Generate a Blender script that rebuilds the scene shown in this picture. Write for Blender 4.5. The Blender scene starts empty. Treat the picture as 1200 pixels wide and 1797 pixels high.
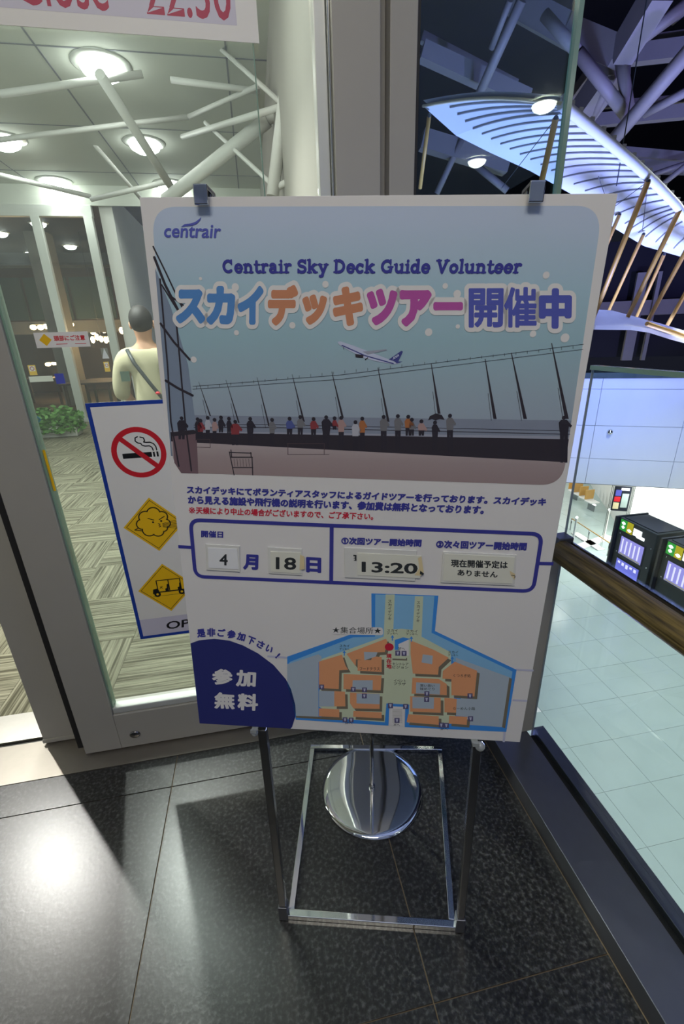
import bpy, bmesh, math, random
import numpy as np
from mathutils import Vector, Matrix
from mathutils.geometry import delaunay_2d_cdt
random.seed(7)
S = bpy.context.scene
COL = S.collection

# ------------------------------------------------------------------ camera
H = 1.6
FPX = 783.476; CX, CY = 600.0, 898.5
A_, B_, C_ = -0.172489061, 0.374173124, -0.0324458613
def rot():
    a, b, c = A_, B_, C_
    Rz = np.array([[math.cos(c), -math.sin(c), 0], [math.sin(c), math.cos(c), 0], [0, 0, 1]])
    Rx = np.array([[1, 0, 0], [0, math.cos(b), -math.sin(b)], [0, math.sin(b), math.cos(b)]])
    Ry = np.array([[math.cos(a), 0, math.sin(a)], [0, 1, 0], [-math.sin(a), 0, math.cos(a)]])
    return Rz @ Rx @ Ry @ np.array([[1, 0, 0], [0, 0, -1], [0, 1, 0]])
RM = rot()
CAMP = np.array([0, 0, H])
cd = bpy.data.cameras.new('camera')
cam = bpy.data.objects.new('camera', cd); COL.objects.link(cam)
cd.sensor_fit = 'VERTICAL'; cd.sensor_height = 36.0; cd.sensor_width = 24.04
cd.lens = FPX / 1797 * 36.0
cd.clip_start = 0.02; cd.clip_end = 300
r0, r1, r2 = RM[0], -RM[1], -RM[2]
cam.matrix_world = Matrix(((r0[0], r1[0], r2[0], 0), (r0[1], r1[1], r2[1], 0), (r0[2], r1[2], r2[2], H), (0, 0, 0, 1)))
S.camera = cam

# real-world point where the sight line of a photo pixel meets a plane
def ray(x, y):
    return RM.T @ np.array([(x - CX) / FPX, (y - CY) / FPX, 1.0])
def PZ(x, y, z=0.0):
    d = ray(x, y); return Vector(CAMP + d * ((z - H) / d[2]))
def PY(x, y, Y):
    d = ray(x, y); return Vector(CAMP + d * (Y / d[1]))
def PX(x, y, X):
    d = ray(x, y); return Vector(CAMP + d * (X / d[0]))
def PD(x, y, D):
    d = ray(x, y); return Vector(CAMP + d / np.linalg.norm(d) * D)

# ------------------------------------------------------------------ world, lights, exposure
S.view_settings.view_transform = 'Standard'
S.view_settings.look = 'None'
S.view_settings.exposure = 0.0
S.view_settings.gamma = 1.0
S.view_settings.use_curve_mapping = False
W = bpy.data.worlds.new('world'); S.world = W; W.use_nodes = True
W.node_tree.nodes['Background'].inputs[0].default_value = (0.30, 0.34, 0.55, 1)
W.node_tree.nodes['Background'].inputs[1].default_value = 0.03

def light(name, kind, loc, power, col=(1, 1, 1), size=0.2, target=None, spot=None, blend=0.4, sizey=None):
    l = bpy.data.lights.new(name, kind); l.energy = power; l.color = col
    if kind == 'AREA':
        l.size = size
        if sizey: l.shape = 'RECTANGLE'; l.size_y = sizey
    elif kind in ('POINT', 'SPOT'): l.shadow_soft_size = size
    if kind == 'SPOT': l.spot_size = math.radians(spot or 90); l.spot_blend = blend
    o = bpy.data.objects.new(name, l); COL.objects.link(o); o.location = loc
    if target is not None:
        o.rotation_euler = (Vector(target) - Vector(loc)).to_track_quat('-Z', 'Y').to_euler()
    return o
# ceiling light of the place the photographer stands in (behind and above the camera)
light('hall_light', 'AREA', (-0.5, -1.1, 4.25), 70, (1.0, 0.92, 0.76), 1.6, (0.2, 0.9, 1.0), sizey=0.8)
# daylight-white shop and concourse light over the void floor
light('concourse_light', 'SPOT', (8.5, 5.2, 9.5), 10500, (0.93, 1.0, 1.0), 1.2, (8.5, 5.6, -6), 66, .35)
light('concourse_spot', 'AREA', (14, 17, -3.4), 200, (1.0, 1.0, 1.0), 7.0, (14, 17, -6))
# violet show lights on the roof steel and the hanging aircraft
light('violet_spot', 'SPOT', (9.5, 1.5, 0.5), 2600, (0.30, 0.28, 1.0), 0.3, (10, 12, 9), 95)
light('violet_wash', 'AREA', (5.4, 5.4, -3.0), 1500, (0.30, 0.38, 1.0), 2.0, (5.2, 5.6, 5))
light('blue_wall_wash', 'SPOT', (8.2, 8.5, 1.5), 520, (0.2, 0.36, 1.0), 0.3, (10.6, 11.6, -1.2), 80, 0.9)
# lounge beyond the door: unseen fill lights added to brighten ceiling and floor
light('lounge_ceiling_fill', 'AREA', (-1.8, 2.6, 3.3), 56, (0.93, 1.0, 0.93), 2.0, (-1.8, 7.5, 4.45), sizey=1.0)
light('lounge_ceiling_fill', 'AREA', (-8.6, 5.0, 2.6), 120, (0.93, 1.0, 0.93), 2.0, (-3.0, 7.5, 4.45), sizey=2.0)
light('lounge_fill', 'AREA', (-3.4, 3.4, 4.38), 55, (1.0, 1.0, 0.93), 2.5, (-3.0, 6.0, 0))
light('lounge_fill', 'AREA', (-1.2, 3.1, 4.38), 90, (0.95, 1.0, 0.93), 0.8, (-0.6, 1.2, 0))

# ------------------------------------------------------------------ materials
def lin(c):
    c = c / 255.0
    return c / 12.92 if c <= 0.04045 else ((c + 0.055) / 1.055) ** 2.4
def rgb(r, g, b): return (lin(r), lin(g), lin(b), 1)
PAPER = (160, 155, 148)
def ink(r, g, b):      # ink albedo read against the board's white paper
    return tuple(min(0.9, lin(v) / lin(p) * 0.78) for v, p in zip((r, g, b), PAPER)) + (1,)
def mat(name, col, rough=0.5, metal=0.0, emit=None, es=1.0, spec=0.5, noise=0.0, nscale=30, bump=0.0, coat=0.0):
    m = bpy.data.materials.new(name); m.use_nodes = True
    nt = m.node_tree; b = nt.nodes['Principled BSDF']
    b.inputs['Base Color'].default_value = col
    b.inputs['Roughness'].default_value = rough; b.inputs['Metallic'].default_value = metal
    b.inputs['Specular IOR Level'].default_value = spec
    if coat: b.inputs['Coat Weight'].default_value = coat
    if emit: b.inputs['Emission Color'].default_value = emit; b.inputs['Emission Strength'].default_value = es
    if noise or bump:
        tc = nt.nodes.new('ShaderNodeTexCoord'); n = nt.nodes.new('ShaderNodeTexNoise')
        n.inputs['Scale'].default_value = nscale; n.inputs['Detail'].default_value = 5
        nt.links.new(tc.outputs['Object'], n.inputs['Vector'])
        if noise:
            mx = nt.nodes.new('ShaderNodeMixRGB'); mx.inputs[1].default_value = tuple(v * (1 - noise) for v in col[:3]) + (1,)
            mx.inputs[2].default_value = tuple(min(1, v * (1 + noise)) for v in col[:3]) + (1,)
            nt.links.new(n.outputs['Fac'], mx.inputs[0]); nt.links.new(mx.outputs[0], b.inputs['Base Color'])
        if bump:
            bp = nt.nodes.new('ShaderNodeBump'); bp.inputs['Strength'].default_value = bump; bp.inputs['Distance'].default_value = 0.002
            nt.links.new(n.outputs['Fac'], bp.inputs['Height']); nt.links.new(bp.outputs[0], b.inputs['Normal'])
    return m
def glass(name, tint, ior=1.45, refl=1.0, dust_haze=0.0):
    m = bpy.data.materials.new(name); m.use_nodes = True; nt = m.node_tree
    for n in list(nt.nodes): nt.nodes.remove(n)
    o = nt.nodes.new('ShaderNodeOutputMaterial'); mx = nt.nodes.new('ShaderNodeMixShader')
    t = nt.nodes.new('ShaderNodeBsdfTransparent'); t.inputs[0].default_value = tint
    g = nt.nodes.new('ShaderNodeBsdfGlossy'); g.inputs['Roughness'].default_value = 0.01; g.inputs[0].default_value = (refl, refl, refl, 1)
    f = nt.nodes.new('ShaderNodeFresnel'); gm = nt.nodes.new('ShaderNodeNewGeometry'); mr = nt.nodes.new('ShaderNodeMapRange')
    mr.inputs['To Min'].default_value = ior; mr.inputs['To Max'].default_value = 1 / ior
    nt.links.new(gm.outputs['Backfacing'], mr.inputs['Value']); nt.links.new(mr.outputs[0], f.inputs[0])
    nt.links.new(f.outputs[0], mx.inputs[0]); ts = t
    if dust_haze:  # dust on the pane plus lens bloom haze, mixed in as translucency
        ts = nt.nodes.new('ShaderNodeMixShader'); tl = nt.nodes.new('ShaderNodeBsdfTranslucent'); tl.inputs[0].default_value = (.9, .95, .93, 1)
        tcd = nt.nodes.new('ShaderNodeTexCoord'); nd_ = nt.nodes.new('ShaderNodeTexNoise'); nd_.inputs['Scale'].default_value = 3; nd_.inputs['Detail'].default_value = 6
        md = nt.nodes.new('ShaderNodeMath'); md.operation = 'MULTIPLY'; md.inputs[1].default_value = dust_haze * 2
        nt.links.new(tcd.outputs['Object'], nd_.inputs['Vector']); nt.links.new(nd_.outputs['Fac'], md.inputs[0]); nt.links.new(md.outputs[0], ts.inputs[0])
        nt.links.new(t.outputs[0], ts.inputs[1]); nt.links.new(tl.outputs[0], ts.inputs[2])
    nt.links.new(ts.outputs[0], mx.inputs[1]); nt.links.new(g.outputs[0], mx.inputs[2])
    nt.links.new(mx.outputs[0], o.inputs[0]); return m

def granite():
    m = mat('dark_granite', (0.05, 0.06, 0.055, 1), 0.28, spec=0.5); nt = m.node_tree; b = nt.nodes['Principled BSDF']
    tc = nt.nodes.new('ShaderNodeTexCoord')
    v = nt.nodes.new('ShaderNodeTexVoronoi'); v.inputs['Scale'].default_value = 170
    n = nt.nodes.new('ShaderNodeTexNoise'); n.inputs['Scale'].default_value = 90; n.inputs['Detail'].default_value = 8
    for k in (v, n): nt.links.new(tc.outputs['Object'], k.inputs['Vector'])
    r = nt.nodes.new('ShaderNodeValToRGB'); e = r.color_ramp.elements
    e[0].position = 0.30; e[0].color = (0.006, 0.008, 0.007, 1); e[1].position = 0.72; e[1].color = (0.062, 0.072, 0.066, 1)
    k = e.new(0.5); k.color = (0.015, 0.0185, 0.0165, 1)
    mx = nt.nodes.new('ShaderNodeMixRGB'); mx.blend_type = 'OVERLAY'; mx.inputs[0].default_value = 0.35
    nt.links.new(n.outputs['Fac'], r.inputs[0]); nt.links.new(r.outputs[0], mx.inputs[1]); nt.links.new(v.outputs['Color'], mx.inputs[2])
    bw = nt.nodes.new('ShaderNodeHueSaturation'); bw.inputs['Saturation'].default_value = 0.12
    nt.links.new(mx.outputs[0], bw.inputs['Color']); nt.links.new(bw.outputs[0], b.inputs['Base Color'])
    bp = nt.nodes.new('ShaderNodeBump'); bp.inputs['Strength'].default_value = 0.12; bp.inputs['Distance'].default_value = 0.002
    nt.links.new(n.outputs['Fac'], bp.inputs['Height']); nt.links.new(bp.outputs[0], b.inputs['Normal'])
    return m
def carpet():
    m = mat('striped_carpet', (0.5, 0.5, 0.4, 1), 0.95, spec=0.1); nt = m.node_tree; b = nt.nodes['Principled BSDF']
    tc = nt.nodes.new('ShaderNodeTexCoord'); mp = nt.nodes.new('ShaderNodeMapping'); mp.inputs['Scale'].default_value = (1.0, 34.0, 1.0)
    n = nt.nodes.new('ShaderNodeTexNoise'); n.inputs['Scale'].default_value = 1.6; n.inputs['Detail'].default_value = 3; n.inputs['Roughness'].default_value = 0.7
    oi = nt.nodes.new('ShaderNodeObjectInfo'); ad = nt.nodes.new('ShaderNodeVectorMath'); ad.operation = 'ADD'
    ml = nt.nodes.new('ShaderNodeMath'); ml.operation = 'MULTIPLY'; ml.inputs[1].default_value = 37
    nt.links.new(tc.outputs['Object'], mp.inputs[0]); nt.links.new(oi.outputs['Random'], ml.inputs[0])
    nt.links.new(mp.outputs[0], ad.inputs[0]); nt.links.new(ml.outputs[0], ad.inputs[1]); nt.links.new(ad.outputs[0], n.inputs['Vector'])
    r = nt.nodes.new('ShaderNodeValToRGB'); e = r.color_ramp.elements
    e[0].position = 0.38; e[0].color = rgb(78, 76, 62); e[1].position = 0.66; e[1].color = rgb(148, 146, 126)
    nt.links.new(n.outputs['Fac'], r.inputs[0]); nt.links.new(r.outputs[0], b.inputs['Base Color']); return m
def wood():
    m = mat('dark_brown_wood', (0.1, 0.07, 0.03, 1), 0.38, spec=0.5); nt = m.node_tree; b = nt.nodes['Principled BSDF']
    tc = nt.nodes.new('ShaderNodeTexCoord'); mp = nt.nodes.new('ShaderNodeMapping'); mp.inputs['Scale'].default_value = (60, 3, 60)
    n = nt.nodes.new('ShaderNodeTexNoise'); n.inputs['Scale'].default_value = 3; n.inputs['Detail'].default_value = 6
    r = nt.nodes.new('ShaderNodeValToRGB'); e = r.color_ramp.elements
    e[0].position = .3; e[0].color = rgb(70, 56, 30); e[1].position = .7; e[1].color = rgb(150, 126, 72)
    nt.links.new(tc.outputs['Object'], mp.inputs[0]); nt.links.new(mp.outputs[0], n.inputs['Vector'])
    nt.links.new(n.outputs['Fac'], r.inputs[0]); nt.links.new(r.outputs[0], b.inputs['Base Color']); return m

M = dict(
    granite=granite(), carpet=carpet(), wood=wood(),
    grout=mat('pale_grout', rgb(120, 105, 82), 0.8, noise=.2),
    paper=mat('board_paper', (0.78, 0.775, 0.77, 1), 0.62, spec=.2, noise=.015, nscale=8),
    frame=mat('beige_grey_paint', rgb(164, 161, 151), 0.42, spec=.4, noise=.03, nscale=12),
    frame2=mat('pale_aluminium', rgb(205, 208, 202), 0.35, 0.3),
    dark=mat('dark_gasket', rgb(28, 27, 25), 0.6, noise=.1),
    steel=mat('brushed_steel', rgb(190, 188, 182), 0.3, 1.0, noise=.05, nscale=60),
    steeldk=mat('dark_steel', rgb(112, 114, 122), 0.38, 0.8, noise=.06, nscale=30),
    steelmid=mat('satin_sill_steel', rgb(135, 130, 122), 0.4, 0.7, noise=.06, nscale=30),
    chrome=mat('chrome', rgb(215, 217, 218), 0.05, 1.0, noise=.01),
    chrome2=mat('satin_chrome', rgb(150, 150, 150), 0.16, 1.0, noise=.02),
    clear=mat('clear_plastic', (0.35, 0.38, 0.38, 1), 0.08, spec=1.0, noise=.02),
    gl_teal=glass('teal_glass', (0.91, 0.955, 0.945, 1), dust_haze=.026),
    gl_clear=glass('clear_glass', (0.95, 0.97, 0.96, 1)),
    gl_green=glass('green_tinted_glass', (0.80, 0.91, 0.88, 1), 1.5),
    gl_rail=glass('railing_glass', (0.95, 0.98, 0.97, 1), 1.38, .8),
    gl_edge=mat('green_glass_edge', rgb(128, 158, 138), 0.15, emit=None, spec=.8, noise=.05, nscale=4),
    white=mat('white_sheet', rgb(232, 230, 222), 0.5, noise=.01),
    lav=mat('lavender_sheet', rgb(206, 202, 214), 0.5, noise=.01),
    crim=mat('crimson_ink', rgb(176, 30, 74), 0.5, noise=.01),
    red=mat('red_ink', rgb(205, 26, 40), 0.45, noise=.01),
    blue=mat('blue_ink', rgb(24, 62, 158), 0.45, noise=.01),
    black=mat('black_ink', rgb(16, 16, 18), 0.45, noise=.01),
    yellow=mat('yellow_ink', rgb(240, 190, 20), 0.45, noise=.01),
    navy=mat('navy_ink', ink(42, 42, 100), 0.55, spec=.2, noise=.01),
    navy2=mat('title_navy_ink', ink(60, 64, 120), 0.55, spec=.2, noise=.01),
    deepblue=mat('badge_navy_ink', ink(30, 33, 76), 0.5, spec=.3, noise=.01),
    tblue=mat('title_blue_ink', ink(60, 95, 133), 0.55, spec=.2, noise=.01),
    tor=mat('title_orange_ink', ink(144, 94, 67), 0.55, spec=.2, noise=.01),
    tmag=mat('title_magenta_ink', ink(130, 58, 108), 0.55, spec=.2, noise=.01),
    pred=mat('notice_red_ink', ink(144, 28, 42), 0.55, spec=.2, noise=.01),
    pblack=mat('plate_black_ink', ink(34, 36, 36), 0.5, spec=.2, noise=.01),
    card=mat('cream_card', ink(160, 156, 140), 0.55, noise=.02),
    card2=mat('white_card', ink(166, 163, 162), 0.5, noise=.02),
    acryl=mat('acrylic_holder', ink(160, 156, 146), 0.15, spec=.8, coat=.6, noise=.02),
    tape=mat('yellowed_tape', ink(158, 142, 106), 0.3, noise=.1),
    ceil=mat('lounge_ceiling', rgb(196, 200, 190), 0.85, noise=.03, nscale=1.2),
    tube=mat('white_steel_tube', rgb(205, 205, 200), 0.5, noise=.03),
    roofdk=mat('dark_roof', rgb(14, 15, 26), 0.7, noise=.3, nscale=2),
    greyst=mat('grey_roof_steel', rgb(140, 136, 134), 0.55, noise=.08, nscale=4),
    fabric=mat('white_wing_fabric', rgb(226, 228, 232), 0.8, noise=.04, nscale=6),
    rib=mat('wing_rib', rgb(168, 168, 168), 0.7, noise=.05),
    strut=mat('varnished_spruce', rgb(196, 152, 74), 0.5, noise=.15, nscale=10),
    wallp=mat('pale_wall_panel', rgb(222, 224, 228), 0.45, noise=.02, nscale=2),
    wallw=mat('white_plaster', rgb(225, 225, 220), 0.7, noise=.02),
    wallg=mat('grey_lounge_wall', rgb(150, 148, 140), 0.7, noise=.03, nscale=2),
    tealfilm=mat('teal_film', rgb(60, 130, 150), .4, noise=.02),
    gap=mat('panel_gap', rgb(120, 122, 130), 0.8, noise=.05),
    brown=mat('restaurant_wall', rgb(62, 48, 38), 0.7, noise=.3, nscale=3),
    greenw=mat('green_dark_shutter', rgb(44, 66, 58), 0.6, noise=.3, nscale=6),
    column=mat('grey_column', rgb(110, 108, 102), 0.7, noise=.1),
    warm=mat('warm_bulb', (1, .7, .4, 1), .5, emit=(1, .66, .34, 1), es=26),
    lamp=mat('downlight_lens', (1, 1, 1, 1), .5, emit=(1, 1, .95, 1), es=24),
    lampsoft=mat('small_downlight_lens', (1, 1, 1, 1), .5, emit=(1, 1, .95, 1), es=14),
    leaf=mat('leaf_green', rgb(98, 150, 70), 0.6, noise=.5, nscale=14),
    pot=mat('white_planter', rgb(205, 205, 198), 0.5, noise=.03),
    kblack=mat('black_cabinet', rgb(44, 50, 52), 0.45, noise=.08),
    kdark=mat('cabinet_top', rgb(24, 28, 40), 0.3, noise=.1),
    screen=mat('timetable_screen', (0, 0, 0, 1), .3, emit=rgb(148, 142, 226), es=1.1),
    screen2=mat('blue_screen', (0, 0, 0, 1), .3, emit=rgb(112, 116, 226), es=1.0),
    screentx=mat('screen_text', (0, 0, 0, 1), .3, emit=rgb(225, 222, 255), es=1.2),
    kgreen=mat('header_green', (0, .2, 0, 1), .4, emit=rgb(50, 150, 62), es=.8),
    kyel=mat('header_yellow', (.2, .2, 0, 1), .4, emit=rgb(176, 160, 20), es=.9),
    kwhite=mat('header_white', (1, 1, 1, 1), .4, emit=(1, 1, 1, 1), es=1.3),
    lowtile=mat('polished_grey_tile', rgb(168, 184, 178), 0.22, spec=.5, noise=.10, nscale=1.5),
    shirt=mat('beige_shirt', rgb(180, 174, 144), 0.9, noise=.08, nscale=20, bump=.4),
    skin=mat('skin', rgb(196, 150, 122), 0.6, noise=.04),
    hair=mat('black_hair', rgb(34, 30, 28), 0.6, noise=.3, nscale=60),
    denim=mat('grey_trousers', rgb(92, 100, 112), 0.9, noise=.1, nscale=30),
)

# ------------------------------------------------------------------ mesh helpers
def tag(o, label=None, cat=None, group=None, kind=None):
    if label: o['label'] = label
    if cat: o['category'] = cat
    if group: o['group'] = group
    if kind: o['kind'] = kind
    return o
def empty(name, loc=(0, 0, 0), label=None, cat=None, group=None, kind=None, mw=None):
    o = bpy.data.objects.new(name, None); COL.objects.link(o); o.empty_display_size = .1
    if mw is not None: o.matrix_world = mw
    else: o.location = loc
    return tag(o, label, cat, group, kind)
class MB:
    """collects faces with several materials and links them as one mesh object; world or local coordinates"""
    def __init__(s): s.v = []; s.f = []; s.m = []; s.mats = []; s.sm = []; s.done = set(); s.flat = False
    def mi(s, m):
        if m not in s.mats: s.mats.append(m)
        return s.mats.index(m)
    def face(s, pts, m, sm=False):
        b = len(s.v); s.v += [tuple(p) for p in pts]; s.f.append(list(range(b, b + len(pts)))); s.m.append(s.mi(m)); s.sm.append(sm); return s
    def box(s, a, b, m, mx=None):
        (x0, y0, z0), (x1, y1, z1) = a, b
        P = [(x0, y0, z0), (x1, y0, z0), (x1, y1, z0), (x0, y1, z0), (x0, y0, z1), (x1, y0, z1), (x1, y1, z1), (x0, y1, z1)]
        if mx is not None: P = [tuple(mx @ Vector(p)) for p in P]
        o = len(s.v); s.v += P; k = s.mi(m)
        for q in ((0, 3, 2, 1), (4, 5, 6, 7), (0, 1, 5, 4), (1, 2, 6, 5), (2, 3, 7, 6), (3, 0, 4, 7)):
            s.f.append([o + i for i in q]); s.m.append(k); s.sm.append(False)
        return s
    def bar(s, p, q, w, t, m, up=(0, 0, 1)):
        p, q = Vector(p), Vector(q); d = (q - p); L = d.length; d.normalize()
        u = Vector(up); x = d.cross(u)
        if x.length < 1e-3: x = d.cross(Vector((1, 0, 0)))
        x.normalize(); y = x.cross(d)
        mx = Matrix(((x[0], d[0], y[0], p[0]), (x[1], d[1], y[1], p[1]), (x[2], d[2], y[2], p[2]), (0, 0, 0, 1)))
        return s.box((-w / 2, 0, -t / 2), (w / 2, L, t / 2), m, mx)
    def tube(s, pts, r, m, n=12, cap=True):
        pts = [Vector(p) for p in pts]; rs = r if isinstance(r, (list, tuple)) else [r] * len(pts)
        o = len(s.v); k = s.mi(m); ref = None
        for i, p in enumerate(pts):
            d = (pts[min(i + 1, len(pts) - 1)] - pts[max(i - 1, 0)]).normalized()
            if ref is None: ref = d.orthogonal().normalized()
            x = (ref - d * ref.dot(d)).normalized(); ref = x; y = d.cross(x)
            for j in range(n):
                a = 2 * math.pi * j / n; s.v.append(tuple(p + (x * math.cos(a) + y * math.sin(a)) * rs[i]))
        for i in range(len(pts) - 1):
            for j in range(n):
                a, b = o + i * n + j, o + i * n + (j + 1) % n
                s.f.append([a, b, b + n, a + n]); s.m.append(k); s.sm.append(True)
        if cap:
            s.f.append([o + j for j in range(n)][::-1]); s.m.append(k); s.sm.append(False)
            e = o + (len(pts) - 1) * n; s.f.append([e + j for j in range(n)]); s.m.append(k); s.sm.append(False)
        return s
    def lathe(s, prof, c, m, n=48):
        o = len(s.v); k = s.mi(m); c = Vector(c)
        for r, z in prof:
            for j in range(n):
                a = 2 * math.pi * j / n; s.v.append((c.x + r * math.cos(a), c.y + r * math.sin(a), c.z + z))
        for i in range(len(prof) - 1):
            for j in range(n):
                a, b = o + i * n + j, o + i * n + (j + 1) % n
                s.f.append([a, b, b + n, a + n]); s.m.append(k); s.sm.append(True)
        return s
    def prism(s, pts, h, m):     # pts: list of 3-D points of an outline, h: extrusion vector
        h = Vector(h); n = len(pts); o = len(s.v)
        s.v += [tuple(p) for p in pts] + [tuple(Vector(p) + h) for p in pts]; k = s.mi(m)
        s.f.append([o + i for i in range(n)][::-1]); s.f.append([o + n + i for i in range(n)])
        for i in range(n): s.f.append([o + i, o + (i + 1) % n, o + n + (i + 1) % n, o + n + i])
        s.m += [k] * (n + 2); s.sm += [False] * (n + 2); return s
    def blob(s, c, r, m, ns=12, nr=8):
        c = Vector(c); rr = Vector(r) if not isinstance(r, (int, float)) else Vector((r, r, r)); o = len(s.v); k = s.mi(m)
        for i in range(nr + 1):
            t = math.pi * i / nr
            for j in range(ns):
                a = 2 * math.pi * j / ns
                s.v.append((c.x + rr.x * math.sin(t) * math.cos(a), c.y + rr.y * math.sin(t) * math.sin(a), c.z + rr.z * math.cos(t)))
        for i in range(nr):
            for j in range(ns):
                a, b = o + i * ns + j, o + i * ns + (j + 1) % ns
                s.f.append([a, a + ns, b + ns, b]); s.m.append(k); s.sm.append(True)
        return s
    def build(s, name, parent=None, bevel=0, local=True):
        if s.flat:      # flat print: merge overlapping pieces of one ink into a clean union
            grp = {}; keepf = []
            for i, f in enumerate(s.f):
                if i in s.done: keepf.append(i); continue
                grp.setdefault((s.m[i], round(s.v[f[0]][2], 7)), []).append(i)
            V, Fc, Mi = [], [], []
            for i in keepf: b = len(V); V += [s.v[k] for k in s.f[i]]; Fc.append(list(range(b, b + len(s.f[i])))); Mi.append(s.m[i])
            for (m, z), fs in grp.items():
                vv, ff = union2d([[s.v[k][:2] for k in s.f[i]] for i in fs]); b = len(V)
                V += [(x, y, z) for x, y in vv]; Fc += [[b + k for k in f] for f in ff]; Mi += [m] * len(ff)
            s.v, s.f, s.m, s.sm = V, Fc, Mi, [False] * len(Fc)
        me = bpy.data.meshes.new(name); me.from_pydata(s.v, [], s.f)
        for m in s.mats: me.materials.append(m)
        me.polygons.foreach_set('material_index', s.m); me.polygons.foreach_set('use_smooth', s.sm)
        me.validate(); me.update()
        o = bpy.data.objects.new(name, me); COL.objects.link(o)
        if parent is not None: o.parent = parent
        if bevel:
            b = o.modifiers.new('bevel', 'BEVEL'); b.width = bevel; b.segments = 2; b.limit_method = 'ANGLE'
        return o
def wbox(name, a, b, m, parent=None, bevel=0): return MB().box(a, b, m).build(name, parent, bevel)
def struct(o): o['kind'] = 'structure'; return o

# ------------------------------------------------------------------ flat frames for print
class Frame:
    """a flat printed surface: origin at its base, u right, v up, w towards the viewer"""
    def __init__(s, o, ux, uy):
        s.o = Vector(o); s.x = Vector(ux).normalized(); y = Vector(uy); s.y = (y - s.x * y.dot(s.x)).normalized(); s.n = s.x.cross(s.y)
        s.mw = Matrix(((s.x[0], s.y[0], s.n[0], s.o[0]), (s.x[1], s.y[1], s.n[1], s.o[1]), (s.x[2], s.y[2], s.n[2], s.o[2]), (0, 0, 0, 1)))
    def px(s, x, y):
        d = Vector(ray(x, y)); c = Vector(CAMP); t = (s.o - c).dot(s.n) / d.dot(s.n); p = c + d * t - s.o
        return (p.dot(s.x), p.dot(s.y))
LH = 0.00007
def poly(mb, pts, layer, m): mb.flat = True; mb.face([(u, v, layer * LH) for u, v in pts], m); return mb
def line(mb, pts, w, layer, m, closed=False, rnd=True):
    n = len(pts)
    for i in range(n if closed else n - 1):
        (x0, y0), (x1, y1) = pts[i], pts[(i + 1) % n]; dx, dy = x1 - x0, y1 - y0; L = math.hypot(dx, dy) or 1e-9
        nx, ny = -dy / L * w / 2, dx / L * w / 2
        poly(mb, [(x0 + nx, y0 + ny), (x0 - nx, y0 - ny), (x1 - nx, y1 - ny), (x1 + nx, y1 + ny)], layer, m)
    if rnd:
        for x, y in pts: disc(mb, (x, y), w / 2, layer, m, 10)
def disc(mb, c, r, layer, m, n=28, ry=None):
    ry = ry or r; poly(mb, [(c[0] + r * math.cos(2 * math.pi * i / n), c[1] + ry * math.sin(2 * math.pi * i / n)) for i in range(n)], layer, m)
def ring(mb, c, r0, r1, layer, m, n=48):
    for i in range(n):
        a, b = 2 * math.pi * i / n, 2 * math.pi * (i + 1) / n
        poly(mb, [(c[0] + r0 * math.cos(a), c[1] + r0 * math.sin(a)), (c[0] + r1 * math.cos(a), c[1] + r1 * math.sin(a)),
                  (c[0] + r1 * math.cos(b), c[1] + r1 * math.sin(b)), (c[0] + r0 * math.cos(b), c[1] + r0 * math.sin(b))], layer, m)
def rrect(c4, r, n=8):
    """rounded quad through 4 corners (tl,tr,br,bl)"""
    out = []
    for i in range(4):
        p = Vector(c4[i]); a = (Vector(c4[i - 1]) - p).normalized() * r; b = (Vector(c4[(i + 1) % 4]) - p).normalized() * r
        for k in range(n + 1):
            t = k / n; out.append(tuple(p + a * (1 - t) ** 2 + b * t ** 2))
    return out
_tc = {}
def union2d(polys, eps=1e-7):
    """clean union of overlapping flat polygons as triangles that never overlap"""
    V, Fc = [], []
    for p in polys:
        a = sum(p[k][0] * p[(k + 1) % len(p)][1] - p[(k + 1) % len(p)][0] * p[k][1] for k in range(len(p)))
        if abs(a) < 1e-13: continue
        b = len(V); V += [Vector(q_) for q_ in (p if a > 0 else p[::-1])]; Fc.append(list(range(b, b + len(p))))
    r = delaunay_2d_cdt(V, [], Fc, 1, eps)
    return [(v.x, v.y) for v in r[0]], [list(f) for f, of in zip(r[2], r[5]) if len(of)]
def rawtext(s):
    c = bpy.data.curves.new('t', 'FONT'); c.body = s; c.size = 1.0; c.resolution_u = 3; c.fill_mode = 'FRONT'
    o = bpy.data.objects.new('t', c); COL.objects.link(o)
    dg = bpy.context.evaluated_depsgraph_get(); dg.update()
    me = bpy.data.meshes.new_from_object(o.evaluated_get(dg))
    V = [(v.co.x, v.co.y) for v in me.vertices]; Fc = [list(p.vertices) for p in me.polygons]
    bpy.data.objects.remove(o); bpy.data.curves.remove(c); bpy.data.meshes.remove(me)
    return V, Fc
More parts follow.
